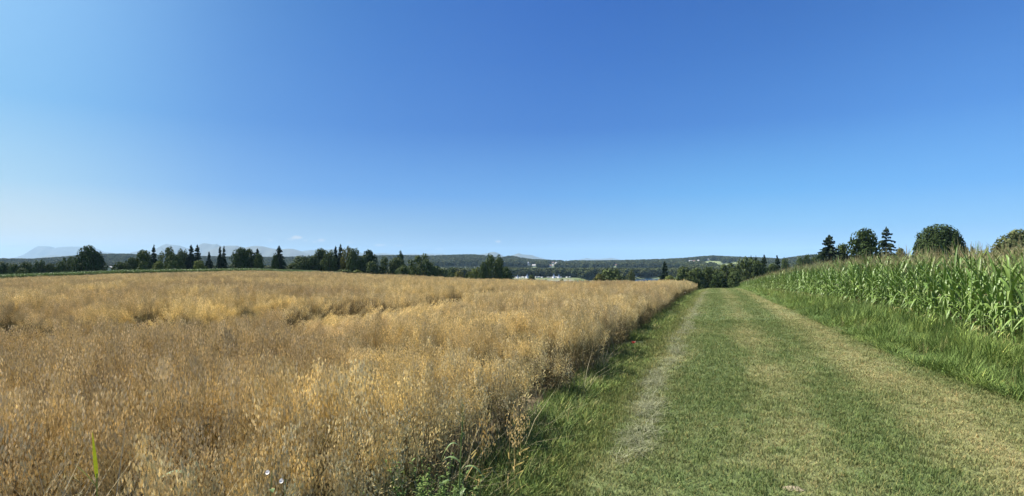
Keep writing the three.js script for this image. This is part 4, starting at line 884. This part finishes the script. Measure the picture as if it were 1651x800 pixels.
{
  // bindweed flowers climbing in the near oats
  const petal = new THREE.LatheGeometry([[0.002, 0], [0.004, 0.012], [0.009, 0.022], [0.017, 0.028]].map(([x, y]) => new THREE.Vector2(x, y)), 10), petalM = new THREE.MeshPhysicalMaterial({ color: new THREE.Color().setRGB(0.85, 0.84, 0.82), roughness: 0.7, side: THREE.DoubleSide, transmission: 0.3, thickness: 0 });
  [[432, 763, 2.7, 'white bindweed flower, upper left of the pair in the near oats'], [454, 776, 2.65, 'white bindweed flower, lower right of the pair in the near oats']].forEach(([px, py, d, label], k) => {
    const b = inAir(px, py, d), y0 = height(b.x, b.z), t = group('bindweed_flower', b.x, y0, b.z), h = b.y - y0, st = new Geo();
    st.tube([0, 0.25, 0.5, 0.75, 1].map((u) => [0.015 * Math.sin(u * 9), h * u, 0.015 * Math.cos(u * 9) - 0.015]), [0.002, 0.002, 0.002, 0.002, 0.002], [0.14, 0.2, 0.06], 5); mesh('stem', st.build(true), stalkMat, t);
    const f = mesh('petals', petal, petalM, t); f.scale.setScalar(0.6); f.position.set(0.015 * Math.sin(9), h, 0); f.rotation.set(1.0, k * 0.8, 0.2);
    for (const [u, a] of [[0.9, 1], [0.82, 3.6], [0.74, 5.4], [0.66, 2.2]]) mesh('leaf', blade([0.015 * Math.sin(u * 9), h * u, 0], a, 0.045, 0.3, 0.4, 0.013, [0.13, 0.2, 0.06]), cornMat, t);
    tag(t, label, 'flower');
  });
  // a poppy at the foot of the oat wall
  const g0 = onGround(1030, 572), t = group('poppy', g0.x - 0.1, g0.y, g0.z), st = new Geo();
  st.tube([[0, 0, 0], [0.01, 0.1, 0], [0, 0.2, 0.01]], [0.002, 0.002, 0.002], [0.12, 0.16, 0.06], 5); mesh('stem', st.build(true), stalkMat, t);
  const red = new THREE.MeshPhysicalMaterial({ color: new THREE.Color().setRGB(0.5, 0.05, 0.03), roughness: 0.7, side: THREE.DoubleSide, transmission: 0.3, thickness: 0 });
  for (let k = 0; k < 4; k++) { const pg = new Geo(), a = k * 1.57, dx = Math.cos(a), dz = Math.sin(a); pg.ribbon([[0, 0.2, 0], [dx * 0.02, 0.215, dz * 0.02], [dx * 0.038, 0.235, dz * 0.038]], [0.006, 0.024, 0.018], [-dz, 0, dx], [1, 1, 1]); mesh('petal', pg.build(true), red, t); }
  tag(t, 'small red poppy at the foot of the oat wall beside the lane', 'flower');
  // white yarrow heads farther along the wall
  [[1112, 473, 'white flower head on the dark oat wall near the lane end'], [1117, 473, 'second, fainter white flower head beside the first near the lane end']].forEach(([px, py, label]) => {
    const d = 33, b = inAir(px, py, d), x = Math.min(b.x, laneX(OAT_EDGE, d) + 0.1), y0 = height(x, b.z), f = group('white_flower', x, y0, b.z), s2 = new Geo(), hd = new Geo(), h = Math.max(0.3, b.y - y0);
    s2.tube([[0, 0, 0], [0.02, h, 0]], [0.004, 0.003], [0.12, 0.17, 0.06], 5); mesh('stem', s2.build(true), stalkMat, f);
    for (let k = 0; k < 16; k++) { const a = k * 2.4, q = 0.014 * Math.sqrt(k); hd.ribbon([[0.02 + Math.cos(a) * q - 0.01, h + 0.01 * (k % 3), Math.sin(a) * q], [0.02 + Math.cos(a) * q + 0.014, h + 0.012 + 0.01 * (k % 3), Math.sin(a) * q]], [0.012, 0.012], [0, 0.3, 1], [0.8, 0.8, 0.76]); }
    mesh('flower_head', hd.build(), grassMat, f); tag(f, label, 'flower');
  });
}
{
  // golden oat heads standing out at the dark near edge
  const goldMat = leafMat(0.1, 0.7, { specularIntensity: 0.1, color: new THREE.Color().setRGB(1.0, 0.86, 0.62) }), one = oatClump(777, 4, 0.03), two = oatClump(778, 3, 0.025);
  [[772, 692, 3.75, one, 'pale golden bunch of oats leaning out at the dark near edge of the field'], [826, 698, 4.3, two, 'short golden oat plant low at the field edge beside the lane grass'], [836, 676, 4.6, two, 'single golden oat plant just above the short one at the field edge']].forEach(([px, py, d, g, label]) => {
    const b = inAir(px, py, d), y0 = height(b.x, b.z), t = group('oat_plant', b.x, y0, b.z), k = (b.y - y0 + 0.08) / 0.72;
    mesh('stems_and_heads', g, goldMat, t); t.scale.set(1, Math.max(0.35, k), 1); tag(t, label, 'oat plant');
  });
  // lime grass head curling at the bottom
  const b = inAir(812, 790, 4.1), y0 = height(b.x, b.z), t = group('grass_shoot', b.x, y0, b.z), h = b.y - y0;
  const st = new Geo(); st.tube([[-0.05, 0, 0], [0, h, 0]], [0.002, 0.002], [0.2, 0.26, 0.08], 5); mesh('stem', st.build(true), stalkMat, t);
  mesh('leaf', blade([0, h, 0], 0.2, 0.13, 0.3, 0.5, 0.01, [0.28, 0.34, 0.12], 0.4), grassMat, t); mesh('leaf', blade([0, h, 0], 0.5, 0.1, 0.5, 0.6, 0.006, [0.3, 0.34, 0.16], 0.4), grassMat, t);
  tag(t, 'pale curling grass leaf at the bottom edge in the lane grass', 'grass leaf');
}
{
  // worn sandy patch in the lane
  const c = onGround(1276, 788), r = rng(9), g = new Geo(), N = 26, ctr = g.v(c.x, height(c.x, c.z) + 0.012, c.z, [0.26, 0.22, 0.14]), ring = [];
  for (let k = 0; k < N; k++) { const a = (k / N) * 6.283, q = 0.06 * (0.6 + 0.7 * r()), x = c.x + Math.cos(a) * q * 1.3, z = c.z + Math.sin(a) * q; ring.push(g.v(x, height(x, z) - 0.008, z, mul([0.24, 0.2, 0.125], 0.8 + 0.3 * r()))); }
  for (let k = 0; k < N; k++) g.tri(ctr, ring[(k + 1) % N], ring[k]);
  tag(mesh('bare_soil', g.build(true), new THREE.MeshStandardMaterial({ vertexColors: true, roughness: 1, side: THREE.DoubleSide })), 'small bare sandy patch worn into the lane at the bottom edge', 'soil', null, 'structure');
}

renderer.render(scene, camera);
